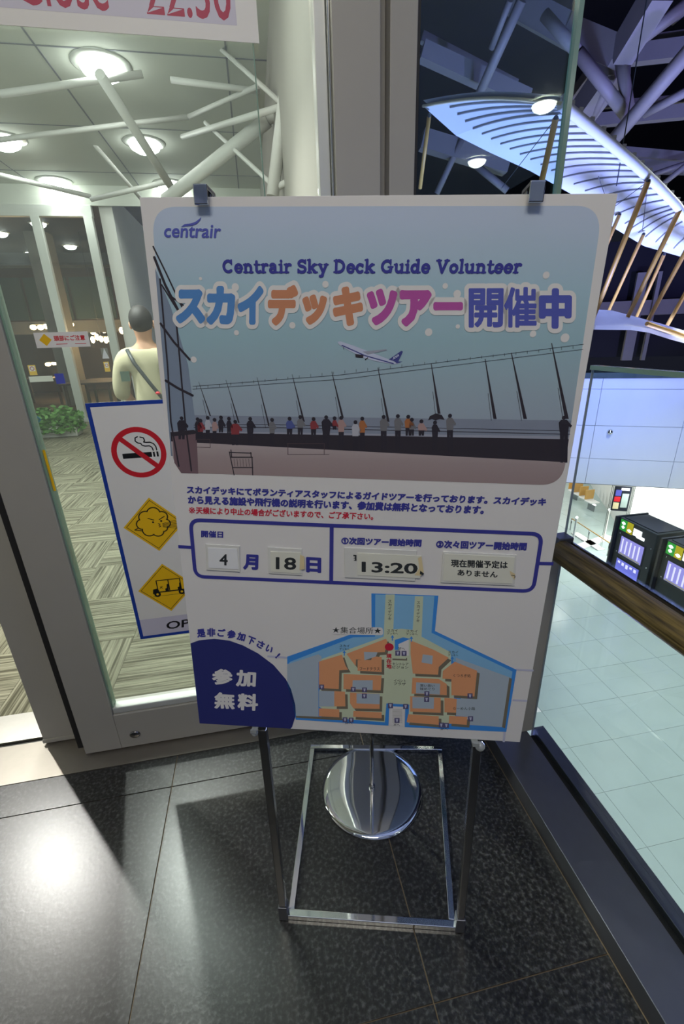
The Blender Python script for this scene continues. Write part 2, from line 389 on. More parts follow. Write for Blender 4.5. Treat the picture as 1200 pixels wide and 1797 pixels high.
def glyph1(s, bold, nd):
    key = (s, round(bold, 4), nd)
    if key in _tc: return _tc[key]
    V, Fc = rawtext(s); wk = {}; idx = []
    for v in V:
        k = (round(v[0], 5), round(v[1], 5)); wk.setdefault(k, len(wk)); idx.append(wk[k])
    W2 = list(wk.keys()); F2 = [[idx[i] for i in f] for f in Fc]; F2 = [f for f in F2 if len(set(f)) > 2]
    if bold:
        cnt = {}
        for f in F2:
            for k in range(len(f)):
                e = tuple(sorted((f[k], f[(k + 1) % len(f)]))); cnt[e] = cnt.get(e, 0) + 1
        bd = [e for e, n in cnt.items() if n == 1]; P = [[W2[i] for i in f] for f in F2]; vs = set()
        for a, b in bd:
            (x0, y0), (x1, y1) = W2[a], W2[b]; L = math.hypot(x1 - x0, y1 - y0)
            if L < 1e-5: continue
            nx, ny = -(y1 - y0) / L * bold, (x1 - x0) / L * bold
            P.append([(x0 + nx, y0 + ny), (x0 - nx, y0 - ny), (x1 - nx, y1 - ny), (x1 + nx, y1 + ny)]); vs |= {a, b}
        for a in vs:
            x, y = W2[a]; P.append([(x + bold * math.cos(2 * math.pi * k / nd), y + bold * math.sin(2 * math.pi * k / nd)) for k in range(nd)])
        g = union2d(P)
    else: g = (W2, F2)
    _tc[key] = g; return g
def glyphs(s, bold, nd=8):
    if len(s) > 1 and all(ord(c) > 0x2000 for c in s):
        if 'adv' not in _tc: a = rawtext('日'); b = rawtext('日日'); _tc['adv'] = max(v[0] for v in b[0]) - max(v[0] for v in a[0])
        V, Fc = [], []
        for k, c in enumerate(s):
            g = glyph1(c, bold, nd); o = len(V); V += [(x + k * _tc['adv'], y) for x, y in g[0]]; Fc += [[o + i for i in f] for f in g[1]]
        return V, Fc
    return glyph1(s, bold, nd)
def put(mb, g, xf, layer, m):
    V, Fc = g; o = len(mb.v)
    for x, y in V:
        u, v = xf(x, y); mb.v.append((u, v, layer * LH))
    k = mb.mi(m)
    for f in Fc: mb.f.append([o + i for i in f]); mb.m.append(k); mb.sm.append(False)
    mb.done.update(range(len(mb.f) - len(Fc), len(mb.f)))
def bbox(V): xs = [p[0] for p in V]; ys = [p[1] for p in V]; return min(xs), min(ys), max(xs), max(ys)
def fit(mb, s, bl, br, tl, layer, m, bold=0.02, shear=0.0, outline=None, olayer=None, om=None):
    """fits lettering's bounding box to the parallelogram bl, br, tl (frame coordinates)"""
    g = glyphs(s, bold); x0, y0, x1, y1 = bbox(g[0])
    ax = Vector(br) - Vector(bl); ay = Vector(tl) - Vector(bl); b = Vector(bl)
    def xf(x, y):
        p = (x - x0) / (x1 - x0); q = (y - y0) / (y1 - y0)
        r = b + ax * (p + shear * (q - .5)) + ay * q; return r.x, r.y
    put(mb, g, xf, layer, m)
    if outline:
        em = ay.length / (y1 - y0)
        put(mb, glyphs(s, bold + outline / em), xf, olayer, om)

exec_order = 'structure first'
# ================================================================== STRUCTURE
YD = 1.554   # door plane
YS = 1.47    # front edge of the steel sill
XR = 0.973   # railing glass plane
# --- granite floor, one slab per stone
fl = struct(empty('floor', (0, 0, 0)))
wbox('grout_bed', (-3.2, -1.6, -.06), (0.803, YS, -.004), M['grout'], fl)
TS = 0.767; gx = -0.4716
xs = [gx + TS * k for k in range(-4, 3)]; ys = [1.328 - TS * k for k in range(0, 5)]
rows = [(1.328, YS)] + [(ys[i + 1], ys[i]) for i in range(3)]
for (y0, y1) in rows:
    for x0 in xs:
        x1 = min(x0 + TS, 0.80)
        if x1 - x0 < .05: continue
        wbox('tile', (x0 + .0016, y0 + .0016, -.03), (x1 - .0016, y1 - .0016, 0), M['granite'], fl, .0006)
# --- steel sill with tracks
tr = struct(empty('trim_1', (0, YS, 0)))
tr.matrix_world = Matrix.Identity(4)
wbox('sill_plate', (-3.2, YS, -.03), (0.9, 1.668, .002), M['steelmid'], tr)
wbox('track_groove', (-3.2, 1.668, -.03), (0.9, 1.692, -.01), M['dark'], tr)
wbox('back_plate', (-3.2, 1.692, -.03), (0.9, 1.86, .002), M['steel'], tr)
# --- lounge carpet, tile by tile, turned a quarter against each other
cf = struct(empty('floor_lounge'))
wbox('carpet_underlay', (-7.5, 1.86, -.05), (1.4, 11.0, -.006), M['grout'], cf)
cme = None
for i in range(13):
    for j in range(18):
        x = -5.6 + .5 * i; y = 1.861 + .5 * j + .25
        if x < -0.62 * y - 1.3 or x > 0.25: continue
        if cme is None:
            o = wbox('tile', (-.249, -.249, -.006), (.249, .249, 0), M['carpet'], cf); cme = o.data
        else:
            o = bpy.data.objects.new('tile', cme); COL.objects.link(o); o.parent = cf
        o.location = (x, y, 0); o.rotation_euler = (0, 0, math.pi / 2 * ((i + j) % 2))
# --- door wall: posts
w = struct(empty('wall_front'))
ZT = 3.3
def prof(name, x0, x1, y0, y1, m, z0=0.0, par=None, bev=.002): return wbox(name, (x0, y0, z0), (x1, y1, ZT), m, par or w, bev)
prof('mullion', .276, .405, 1.50, 1.72, M['frame'])
prof('recess', .406, .441, 1.58, 1.70, M['frame'])
prof('shadow_gap', .405, .4085, 1.57, 1.58, M['dark'])
prof('mullion', .4415, .519, 1.535, 1.70, M['frame'])
prof('glazing_bead', .519, .531, 1.545, 1.60, M['dark'])
prof('edge_trim', .2695, .2755, 1.525, 1.56, M['chrome'])
prof('edge_trim', .408, .4105, 1.535, 1.57, M['chrome'])
wbox('header', (-3.2, 1.5, 2.75 + .55), (1.0, 1.72, 3.5), M['frame'], w)
# --- sliding leaf with glass
d1 = struct(empty('door_1'))
wbox('stile', (-.848, 1.545, .012), (-.706, 1.60, ZT), M['frame'], d1, .002)
wbox('meeting_gasket', (-.868, 1.5455, .05), (-.8485, 1.56, ZT), M['dark'], d1)
wbox('bottom_rail', (-.7055, 1.545, .012), (.236, 1.60, .19), M['frame'], d1, .002)
wbox('rail_bead', (-.7055, 1.552, .191), (.236, 1.595, .222), M['frame2'], d1, .006)
wbox('gasket', (-.7055, 1.556, .222), (-.699, 1.59, ZT), M['gl_edge'], d1)
wbox('stile', (.236, 1.548, .012), (.2685, 1.60, ZT), M['frame2'], d1, .003)  # paler material than the other stile, standing in for light on this edge
wbox('glass_pane', (-.7, 1.57, .2), (.073, 1.5735, ZT), M['gl_teal'], d1)
wbox('glass_edge', (.0732, 1.568, .2), (.0765, 1.5755, ZT), M['gl_edge'], d1)
wbox('glass_pane', (.078, 1.585, .2), (.2355, 1.5875, ZT), M['gl_clear'], d1)
lk = MB(); 
lk.lathe([(0, 0), (.021, 0), (.021, .004), (.017, .006), (0, .006)], (0, 0, 0), M['chrome2'], 28)
lo = lk.build('floor_lock', d1); lo.location = (-.641, 1.5446, .077); lo.rotation_euler = (math.radians(90), 0, 0); lo.scale = (1, .8, 1)
# --- second leaf behind
d2 = struct(empty('door_2'))
wbox('stile', (-1.048, 1.648, .012), (-.87, 1.70, ZT), M['frame'], d2, .002)
wbox('stile', (-.868, 1.655, .012), (-.842, 1.695, ZT), M['frame'], d2, .002)
wbox('stile_foot', (-1.048, 1.641, .012), (-.85, 1.647, .03), M['frame'], d2)
# --- fixed glass beside the door
w1 = struct(empty('window_1'))
wbox('glass_pane', (.531, 1.562, .1), (1.000, 1.5665, ZT), M['gl_green'], w1)
wbox('glass_edge', (1.0003, 1.548, .1), (1.016, 1.57, ZT), M['gl_edge'], w1)
wbox('base_rail', (.53, 1.54, 0), (.93, 1.60, .1), M['frame'], w1)
# --- kick platform and railing
tk = struct(empty('trim_2'))
wbox('kick_plinth', (.803, -1.6, -.03), (.955, 1.53, .07), M['steeldk'], tk, .002)
wbox('glass_channel', (.9555, -1.6, -.03), (.985, 1.2195, .045), M['dark'], tk)
wbox('outer_lip', (.9855, -1.6, -.03), (1.018, 1.235, .07), M['steeldk'], tk, .002)
wbox('fascia', (1.0185, -1.6, -.7), (1.035, 1.235, .068), M['steeldk'], tk)
rl = struct(empty('wall_right'))
wbox('glass_pane', (XR, -1.6, .046), (XR + .0035, 1.218, 1.487), M['gl_rail'], rl)
wbox('glass_edge', (XR, 1.2183, .046), (XR + .007, 1.2215, 1.487), M['clear'], rl)
wbox('top_edge', (XR - .006, -1.6, 1.4872), (XR + .018, 1.2215, 1.4995), M['gl_edge'], rl)
wbox('end_post', (.925, 1.2225, .0705), (.984, 1.236, .935), M['frame'], rl, .002)
hr = empty('handrail', (.93, 1.17, .92), 'dark brown wooden handrail running along the glass railing at the right', 'handrail')
hm = MB().tube([(.0, 0, 0), (0, -2.8, 0)], .038, M['wood'], 24).build('rail', hr)
MB().box((-.012, -.0, -.03), (.0425, .05, .045), M['steeldk']).build('end_bracket', hr, .003)
MB().bar((.036, .0, .026), (.036, -2.8, .026), .006, .01, M['chrome2']).build('clamp_strip', hr)

# --- lounge ceiling, its panels, tubes and lamps
ZC = 4.45
wbox('ceiling', (-9, 1.75, ZC), (.5, 11.2, ZC + .2), M['ceil'])['kind'] = 'structure'
cj = MB()
for k in range(-4, 1): cj.box((k * 1.9, 1.8, ZC - .004), (k * 1.9 + .02, 11, ZC), M['gap'])
for k in range(5): cj.box((-9, 2.6 + k * 1.9, ZC - .004), (.44, 2.62 + k * 1.9, ZC), M['gap'])
struct(cj.build('trim_3'))
def downlight(p, r, energy, label, col=(1, .98, .92), ang=120, lens='lamp', grp=None, cat='ceiling light'):
    t = empty('downlight', p, label, cat, grp)
    MB().lathe([(r, -.02), (r * 1.25, -.012), (r * 1.3, 0), (r, 0)], (0, 0, 0), M['frame2'], 28).build('trim_ring', t)
    MB().lathe([(0, -.02 - r * .55), (r * .5, -.02 - r * .46), (r * .85, -.02 - r * .26), (r * .99, -.016)], (0, 0, 0), M[lens], 28).build('lens', t)
    if energy:
        l = light('downlight_lamp', 'SPOT', (p[0], p[1], p[2] - .06), energy, col, .05, (p[0], p[1], 0), ang, .5); l.parent = t; l.matrix_parent_inverse = t.matrix_world.inverted(); 
        l.location = (0, 0, -.22)
        l.matrix_parent_inverse = Matrix.Identity(4)
    return t
P_ = [PZ(*p, ZC) for p in ((178, 112), (253, 250), (297, 322), (95, 317), (5, 243))]
LB = ['largest glaring ceiling lamp, highest at the upper left behind the door glass',
      'glaring ceiling lamp second from the top behind the door glass',
      'smaller glaring ceiling lamp just above the left top corner of the poster board',
      'glaring ceiling lamp above the white door frames on the left',
      'glaring ceiling lamp cut by the left edge of the picture']
for p, lb in zip(P_, LB): downlight(p, .24, 24, lb, lens='lamp')  # lenses enlarged so their shape stands in for the glare
downlight((-2.9, 4.05, ZC), .16, 620, 'ceiling lamp of the lounge near the open doorway, above the frame', ang=110)
downlight((-1.19, 3.78, ZC), .16, 420, 'ceiling lamp of the lounge closest behind the door leaf, above the frame', ang=110)
# lamps of the hall that show as reflections in the fixed glass
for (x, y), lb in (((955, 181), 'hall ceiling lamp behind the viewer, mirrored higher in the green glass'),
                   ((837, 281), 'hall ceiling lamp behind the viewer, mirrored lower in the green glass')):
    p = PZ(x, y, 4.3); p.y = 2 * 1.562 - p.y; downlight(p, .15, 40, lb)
def tubes(name, segs, m, label, cat, grp=None, n=10):
    t = empty(name, segs[0][0], label, cat, grp)
    for a, b, r in segs:
        o = MB().tube([Vector(a) - Vector(segs[0][0]), Vector(b) - Vector(segs[0][0])], r, m, n).build('tube', t)
    return t
q = lambda x, y, Y: PY(x, y, Y)
tubes('roof_truss', [(q(528, -60, 5.2), q(478, 345, 5.2), .06), (q(499, 186, 5.2), q(370, 70, 6.5), .022), (q(499, 186, 5.2), q(320, 240, 7.5), .03),
                     (q(484, 330, 5.2), q(360, 215, 7), .022), (q(499, 186, 5.2), q(600, 130, 5), .03), (q(484, 330, 5.2), q(600, 270, 5), .03)], M['tube'],
      'white tubular roof strut with branching braces beside the door frame top', 'roof truss')
tubes('roof_truss', [(q(290, 352, 6.6), q(470, 210, 6.0), .07), (q(470, 210, 6.0), q(640, 95, 5.5), .05), (q(300, 140, 6.6), q(455, 160, 6.4), .03), (q(160, 350, 8), q(290, 320, 7.4), .03)], M['tube'],
      'thick white diagonal roof tube rising right behind the teal door glass', 'roof truss')
tubes('roof_truss', [(q(175, 130, 5.6), q(320, 360, 7.6), .05), (q(0, 165, 6.6), q(250, 130, 6.6), .035)], M['tube'],
      'slim white roof tube running down between the ceiling lamps', 'roof truss')
tubes('roof_truss', [(q(-40, 250, 7.5), q(330, 205, 7.5), .03), (q(330, 205, 7.5), q(455, 150, 6.2), .025), (q(60, 130, 8.5), q(250, 352, 9.5), .03), (q(-30, 300, 9), q(160, 345, 9.6), .035)], M['tube'],
      'slender white roof tubes crossing below the lounge ceiling left of the board', 'roof truss')
wbox('wall_lounge', (.44, 1.75, 0), (.50, 11.2, ZC), M['wallg'], None)['kind'] = 'structure'
wbox('ceiling_hall', (-4, -8, 4.32), (5.5, 1.45, 4.4), M['ceil'])['kind'] = 'structure'
wbox('wall_hall', (-4, -8.1, 0), (5.5, -8, 4.32), M['wallw'])['kind'] = 'structure'
wbox('wall_left', (-4.1, -8, 0), (-4, 1.45, 4.32), M['wallw'])['kind'] = 'structure'
wbox('floor_hall', (-4, -8, -.05), (.8, -1.6, 0), M['granite'])['kind'] = 'structure'

# --- second glazing at the end of the lounge
YG = 11.0
g = struct(empty('wall_back'))
wbox('header_beam', (-7.5, YG - .06, 3.93), (-2.85, YG + .06, 4.12), M['frame2'], g, .005)
wbox('upper_panel', (-7.5, YG - .03, 4.121), (.44, YG + .03, ZC), M['ceil'], g)
for x in (-4.95, -3.88, -2.93, -6.1): wbox('post', (x - .09, YG - .07, .08), (x + .07, YG + .05, 3.93), M['frame2'], g, .005)
wbox('low_curb', (-7.5, YG - .1, 0), (-2.75, YG + .1, .079), M['frame2'], g)
for x0, x1 in ((-6.02, -5.05), (-4.87, -3.98), (-3.8, -3.03)):
    wbox('glass_pane', (x0, YG - .01, .09), (x1, YG - .004, 3.92), M['gl_clear'], g)
wbox('wall_side', (-2.75, YG + .11, 0), (-2.5, YG + 7.9, ZC - .06), M['wallw'])['kind'] = 'structure'
# restaurant behind
rw = struct(empty('wall_restaurant'))
wbox('dark_wall', (-16, 19, 0), (2.2, 19.2, 4.4), M['brown'], rw)
wbox('floor_restaurant', (-16, YG + .11, -.05), (-2.76, 18.99, -.01), M['brown'])['kind'] = 'structure'
rs = struct(empty('trim_4')); rc = struct(empty('trim_5'))
for k in range(9): wbox('shutter_panel', (-14 + k * 1.25, 16.2, 2.35), (-14 + k * 1.25 + 1.15, 16.3, 3.5), M['greenw'], rs)
wbox('balcony_beam', (-16, 16.0, 1.95), (-2.8, 16.35, 2.3), M['column'], rs)
wbox('ceiling_beam', (-16, 15.0, 3.65), (-2.8, 15.5, 3.95), M['kblack'], rc)
for x in (-10.6, -8.2, -5.4): wbox('column', (x, 14.2, 0), (x + .5, 14.7, 4.3), M['column'])['kind'] = 'structure'
wbox('ceiling_restaurant', (-16, YG + .2, 4.35), (-2.76, 19, 4.4), M['roofdk'])['kind'] = 'structure'
for (x, y), lb in (((67, 391), 'small oval ceiling lamp at the top of the left white post'), ((123, 431), 'small oval ceiling lamp between the two white posts'),
                   ((55, 443), 'small oval ceiling lamp lowest of the three behind the second glazing'), ((0, 408), 'small ceiling lamp cut by the left edge behind the second glazing')):
    downlight(PZ(x, y, 4.34), .17, 14, lb, lens='lampsoft')
def pendant(x, y, Y, wdt, n, lb, hgt=.16):
    p = PY(x, y, Y); t = empty('chandelier', p, lb, 'chandelier')
    MB().tube([(-wdt / 2, 0, .06), (wdt / 2, 0, .06)], .02, M['kblack'], 8).build('arm', t)
    MB().tube([(0, 0, .06), (0, 0, 4.34 - p.z)], .008, M['kblack'], 6).build('stem', t)
    for k in range(n):
        MB().blob((-wdt / 2 + wdt * (k + .5) / n, random.uniform(-.08, .08), random.uniform(-.3, .3) * hgt), (wdt / n * .5, .09, hgt * .55), M['warm'], 10, 6).build('bulb', t)
    l = light('chandelier_lamp', 'POINT', (0, 0, 0), 18, (1, .6, .3), .2); l.parent = t; l.location = (0, -.3, -.1)
pendant(92, 572, 15, 1.15, 7, 'long warm chandelier glowing above the white caution sticker', .12)
pendant(177, 594, 14.5, .5, 5, 'warm chandelier between the two white posts')
pendant(178, 580, 17.5, .7, 4, 'dim warm chandelier farther back between the white posts')
pendant(225, 577, 14.5, .5, 4, 'warm chandelier glowing left of the standing person')
pendant(104, 638, 16, .8, 5, 'warm lamp cluster below the white caution sticker', .1)
# restaurant furniture
for (x, y, Y), lb in (((80, 690, 15.2), 'dark dining table behind the plant'), ((165, 700, 12.7), 'dark dining table between the white posts'), ((196, 690, 13.55), 'dark polished table left of the standing person')):
    p = PY(x, y, Y); t = empty('dining_table', (p.x, p.y, -.01), lb, 'table')
    MB().box((-.6, -.4, .70), (.6, .4, .74), M['brown']).build('tabletop', t, .01)
    for sx in (-.5, .5):
        for sy in (-.3, .3): MB().box((sx - .03, sy - .03, 0), (sx + .03, sy + .03, .70), M['brown']).build('leg', t)
# plant
pp = PZ(98, 768, 0); pl = empty('potted_plant', pp, 'low bushy green plant on the carpet before the second glazing', 'plant')
MB().box((-.38, .02, 0), (.38, .34, .16), M['pot']).build('planter', pl, .02)
lf = MB()
for k in range(900):
    a = random.uniform(0, 6.283); rr = random.uniform(.1, 1) ** .5; zz = random.uniform(.0, 1)
    c = Vector((math.cos(a) * rr * .5, .15 + math.sin(a) * rr * .36, .10 + .48 * zz * (1 - .35 * rr * rr) )); u = Vector((random.gauss(0, 1), random.gauss(0, 1), random.gauss(0, .5))).normalized() * .055
    v = u.cross(Vector((random.gauss(0, 1), random.gauss(0, 1), random.gauss(0, 1)))).normalized() * .03
    lf.face([c - u, c + v, c + u, c - v], M['leaf'])
lo = lf.build('foliage', pl); lo['kind'] = 'stuff'

# ================================================================== VOID ON THE RIGHT
ZL = -6.0
lw = struct(empty('floor_lower'))
wbox('subfloor', (2.5, -2, ZL - .1), (40, 42, ZL - .012), M['wallw'], lw)
tme = None; cnt = 0
for i in range(26):
    for j in range(26):
        x = 3.0 + i * .93; y = -.5 + j * .93
        c = np.array([x, y, ZL]) - CAMP; cc = RM @ c
        if cc[2] < .5: continue
        u = CX + FPX * cc[0] / cc[2]; v = CY + FPX * cc[1] / cc[2]
        if not (900 < u < 1290 and 820 < v < 1800) or cnt >= 290: continue
        cnt += 1
        if tme is None: o = wbox('tile', (-.462, -.462, -.012), (.462, .462, 0), M['lowtile'], lw); tme = o.data
        else: o = bpy.data.objects.new('tile', tme); COL.objects.link(o); o.parent = lw
        o.location = (x, y, ZL)
wbox('floor_concourse', (10, 14, ZL - .011), (40, 42, ZL - .008), M['lowtile'])['kind'] = 'structure'
# pale panel wall over the shops
a = PZ(1020, 848, -3); b = PZ(1200, 858, -3); dirw = (b - a); dirw.z = 0; dirw.normalize()
fw = Frame(a, dirw, (0, 0, 1))
pw = struct(empty('wall_far', mw=fw.mw))
zt = fw.px(1030, 664)[1]
MB().box((-8, -.02, -.6), (9, zt, -.03), M['gap']).build('backing', pw)
hs = [0, fw.px(1100, 807)[1], fw.px(1100, 748)[1], fw.px(1100, 683)[1], zt]
for r in range(4):
    for k in range(-4, 5):
        x0 = 2.27 * k - .25 + .35
        MB().box((x0 + .006, hs[r] + .006, -.03), (x0 + 2.264, hs[r + 1] - .006, 0), M['wallp']).build('panel', pw)
MB().box((-8, zt, -.7), (9, zt + .16, .05), M['greenw']).build('capping', pw)
u0, v0 = fw.px(1070, 758)
MB().lathe([(0, .09), (.05, .085), (.08, .04), (.09, 0)], (u0, v0, 0), M['chrome'], 16).build('wall_lamp', pw)
# shop box behind / below the wall
sh = struct(empty('wall_shop', mw=fw.mw))
MB().box((2.6, -3.0, -3.2), (9, 0, -3.1), M['wallw']).build('shop_wall', sh)
MB().box((-6, -3.0, -11.2), (2.6, 0, -11.1), M['wallw']).build('shop_wall', sh)
MB().box((2.5, -3.0, -11.1), (2.6, 0, -3.1), M['wallw']).build('shop_wall', sh)
lgt = light('shop_light', 'AREA', fw.mw @ Vector((4.0, -.25, -1.4)), 380, (1, 1, .97), 4.5, fw.mw @ Vector((4.0, -3, -1.8)), sizey=1.5)
light('shop_light', 'POINT', fw.mw @ Vector((-2.5, -.4, -7)), 260, (1, 1, .97), .25)

downlight(Vector((10.72, 13.02, -3.1)), .26, 0, 'lamp under the shop ceiling that mirrors in the lower floor', lens='lamp')
# upper dark window wall behind the aircraft
uw = struct(empty('wall_upper', mw=fw.mw))
MB().box((-9, zt + .3, -5.6), (12, 7.5, -5.5), M['roofdk']).build('dark_glass', uw)
for x, ww in ((1.7, .34), (2.35, .12), (6.5, .3), (-3.2, .3)):
    MB().box((x, zt + .2, -5.2), (x + ww, 6.4, -5.0), M['greyst']).build('column', uw)
MB().box((-9, 5.0, -5.4), (12, 5.5, -5.1), M['greyst']).build('beam', uw)
roof = wbox('ceiling_void', (1.2, 1.6, 13.5), (45, 50, 13.7), M['roofdk']); roof['kind'] = 'structure'

# roof trusses over the void
def tr_(name, segs, label):
    t = empty(name, PD(*segs[0][0], segs[0][4] if len(segs[0]) > 4 else 15), label, 'roof truss')
    o0 = t.location.copy()
    for s in segs:
        (x0, y0), (x1, y1), wpx, D0 = s[:4]; D1 = s[4] if len(s) > 4 else D0
        a_, b_ = PD(x0, y0, D0), PD(x1, y1, D1)
        r = wpx / 2 / FPX * (D0 + D1) / 2 * .80
        if s[-1] == 'b': MB().bar(a_ - o0, b_ - o0, r * 2, r * 2.4, M['greyst']).build('beam', t)
        else: MB().tube([a_ - o0, b_ - o0], r, M['greyst'], 12).build('tube', t)
    return t
tr_('roof_truss', [((1000, 55), (1090, 95), 26, 16, 15, 'b'), ((905, 5), (1003, 58), 26, 17, 16, 'b'), ((1090, 95), (1160, -20), 28, 15, 14.4, 'b'), ((1088, 96), (1210, 5), 16, 15, 14.6)],
    'grey roof beam with tubes fanning from its node above the white wing')
tr_('roof_truss', [((1088, 96), (1105, 205), 16, 15, 14.8), ((1014, 92), (1100, 203), 17, 14.6, 14.8), ((955, 25), (1014, 92), 15, 15, 14.6), ((1072, 250), (1230, 65), 20, 14.6, 13.4), ((1130, 200), (1225, 150), 12, 15.2, 14.8)],
    'crossing grey roof tubes forming an X above the white wing')
tr_('roof_truss', [((1088, 105), (1010, 215), 30, 15.6, 17, 'b'), ((1075, 130), (1030, 225), 14, 15.4, 17), ((1060, 95), (1005, 170), 12, 17.4, 18.5, 'b')],
    'grey roof beam falling left from the node towards the green glass edge')
tr_('roof_truss', [((1098, 98), (1230, 82), 17, 18, 17.5, 'b'), ((1110, 75), (1230, 60), 9, 18.2, 17.8, 'b'), ((1180, 40), (1215, 10), 6, 18.2, 17.8)],
    'long violet-lit roof beam running right from the node')
tr_('roof_truss', [((1035, 213), (1230, 193), 13, 19, 18.5, 'b'), ((1050, 185), (1220, 172), 7, 19.5, 19, 'b')], 'lower violet-lit roof beam behind the crossing tubes')
tr_('roof_truss', [((1090, 265), (1230, 278), 9, 21, 20.5, 'b'), ((1110, 288), (1230, 290), 18, 21.5, 21, 'b'), ((1140, 308), (1200, 288), 7, 20, 20), ((1160, 325), (1210, 285), 8, 19, 18.8)],
    'far grey roof beams just above the right part of the white wing')
tr_('roof_truss', [((740, 90), (925, 175), 18, 15, 15.5, 'b'), ((740, 65), (905, 150), 10, 16, 16.5, 'b'), ((838, 172), (915, 0), 14, 14.6, 14.2), ((862, 85), (895, 0), 9, 15.4, 15)],
    'violet-lit roof beams crossing behind the green fixed glass')
tr_('roof_truss', [((740, 245), (890, 290), 22, 17, 17.5, 'b'), ((766, 340), (810, 245), 10, 17, 17), ((835, 290), (890, 335), 11, 17, 17)],
    'pale roof beam with two braces low behind the green fixed glass')

# ================================================================== HANGING AIRCRAFT
def lerp(a, b, t): return a + (b - a) * t
ac = empty('biplane', PD(1137, 320, 6.3), 'white fabric biplane with wooden struts hanging over the void', 'aircraft')
o0 = ac.location.copy()
N0, N1 = PD(985, 182, 5.4), PD(1268, 440, 8.6)       # near edge
F0, F1 = PD(742, 180, 6.6), PD(1255, 480, 11.5)      # far edge
def edge(t, far):
    if not far:
        pts = [(985, 182, 5.4), (1003, 197, 5.5), (1060, 243, 5.9), (1110, 285, 6.3), (1150, 322, 6.7), (1185, 358, 7.3), (1200, 378, 7.6), (1268, 452, 8.6)]
    else:
        pts = [(742, 186, 6.6), (800, 238, 6.9), (860, 268, 7.3), (930, 300, 7.8), (1010, 345, 8.6), (1080, 402, 9.4), (1130, 432, 10.2), (1255, 468, 11.5)]
    k = t * 7; i = min(int(k), 6); f = k - i
    p0, p1 = pts[i], pts[i + 1]
    return PD(lerp(p0[0], p1[0], f), lerp(p0[1], p1[1], f), lerp(p0[2], p1[2], f)) - o0
def wingsurf(t, s, dz=0):
    p = lerp(edge(t, False), edge(t, True), s); return p + Vector((0, 0, .10 * math.sin(math.pi * min(1, s * 1.0)) * .5 + dz))
wm = MB(); NT, NS = 42, 10
for i in range(NT):
    for j in range(NS):
        a0, a1, b0, b1 = i / NT, (i + 1) / NT, j / NS, (j + 1) / NS
        wm.face([wingsurf(a0, b0), wingsurf(a1, b0), wingsurf(a1, b1), wingsurf(a0, b1)], M['fabric'], True)
        wm.face([wingsurf(a0, b0, .05), wingsurf(a0, b1, .05), wingsurf(a1, b1, .05), wingsurf(a1, b0, .05)], M['fabric'], True)
wm.build('upper_wing', ac)
for k in range(26):
    t = (k + .6) / 26
    MB().tube([wingsurf(t, s_ / 8 * .78 + .02, -.006) for s_ in range(9)], .010, M['rib'], 5).build('rib', ac)
MB().tube([edge(t / 14, False) for t in range(15)], .045, M['fabric'], 8).build('leading_spar', ac)
MB().tube([wingsurf(0, s_ / 8, 0) for s_ in range(9)], .014, M['tape'], 6).build('wing_tip_bow', ac)
for k in range(20):
    e = edge((k + .5) / 20, False); MB().box(e + Vector((-.02, -.02, .02)), e + Vector((.02, .02, .07)), M['rib']).build('rib_end', ac)
for (x0, y0, D0), (x1, y1, D1), r in [((975, 208, 5.6), (905, 520, 6.6), .035), ((1137, 318, 6.5), (1040, 560, 7.3), .035), ((1192, 369, 7.4), (1097, 565, 8.1), .035), ((1225, 400, 8), (1135, 566, 8.7), .035), ((1250, 430, 8.6), (1170, 572, 9.2), .035),
                                      ((753, 203, 6.6), (737, 330, 7.0), .03), ((1087, 376, 8.6), (1030, 510, 9.2), .032), ((1129, 411, 9.2), (1068, 545, 9.9), .032), ((1165, 447, 9.8), (1115, 560, 10.4), .032)]:
    MB().tube([PD(x0, y0, D0) - o0, PD(x1, y1, D1) - o0], r * .8, M['strut'], 8).build('strut', ac)
    MB().blob(PD(x0, y0, D0) - o0, .024, M['kblack'], 8, 6).build('strut_fitting', ac)
for (x0, y0, D0), (x1, y1, D1) in [((975, 208, 5.6), (880, 330, 7)), ((1137, 318, 6.5), (1075, 365, 8.4)), ((1137, 318, 6.5), (1127, 405, 9)), ((1050, 310, 6.2), (1062, 345, 8))]:
    MB().tube([PD(x0, y0, D0) - o0, PD(x1, y1, D1) - o0], .004, M['kblack'], 5).build('rigging_wire', ac)
lw2 = MB()
top = [(1010, 543, 7.6), (1045, 543, 7.7), (1075, 545, 8), (1112, 555, 8.4), (1160, 568, 8.9), (1240, 592, 9.6)]
bot = [(1010, 570, 6.9), (1045, 571, 7.0), (1108, 572, 7.5), (1140, 577, 7.9), (1180, 590, 8.5), (1240, 606, 9.2)]
for i in range(5):
    A, B2, C2, D2 = PD(*top[i]) - o0, PD(*top[i + 1]) - o0, PD(*bot[i + 1]) - o0, PD(*bot[i]) - o0; dz = Vector((0, 0, -.05))
    lw2.face([A, B2, C2, D2], M['fabric']); lw2.face([D2, C2, C2 + dz, D2 + dz], M['fabric']); lw2.face([A + dz, D2 + dz, C2 + dz, B2 + dz], M['fabric'])
lw2.build('lower_wing', ac)
MB().tube([PD(1135, 568, 7.7) - o0, PD(1200, 590, 8.6) - o0, PD(1250, 606, 9.2) - o0], .03, M['strut'], 6).build('lower_spar', ac)
MB().tube([PD(1075, 366, 6.4) - o0 + Vector((0, 0, .2)), PD(1075, 366, 6.4) - o0 + Vector((0, 0, 8))], .006, M['kblack'], 5).build('suspension_cable', ac)

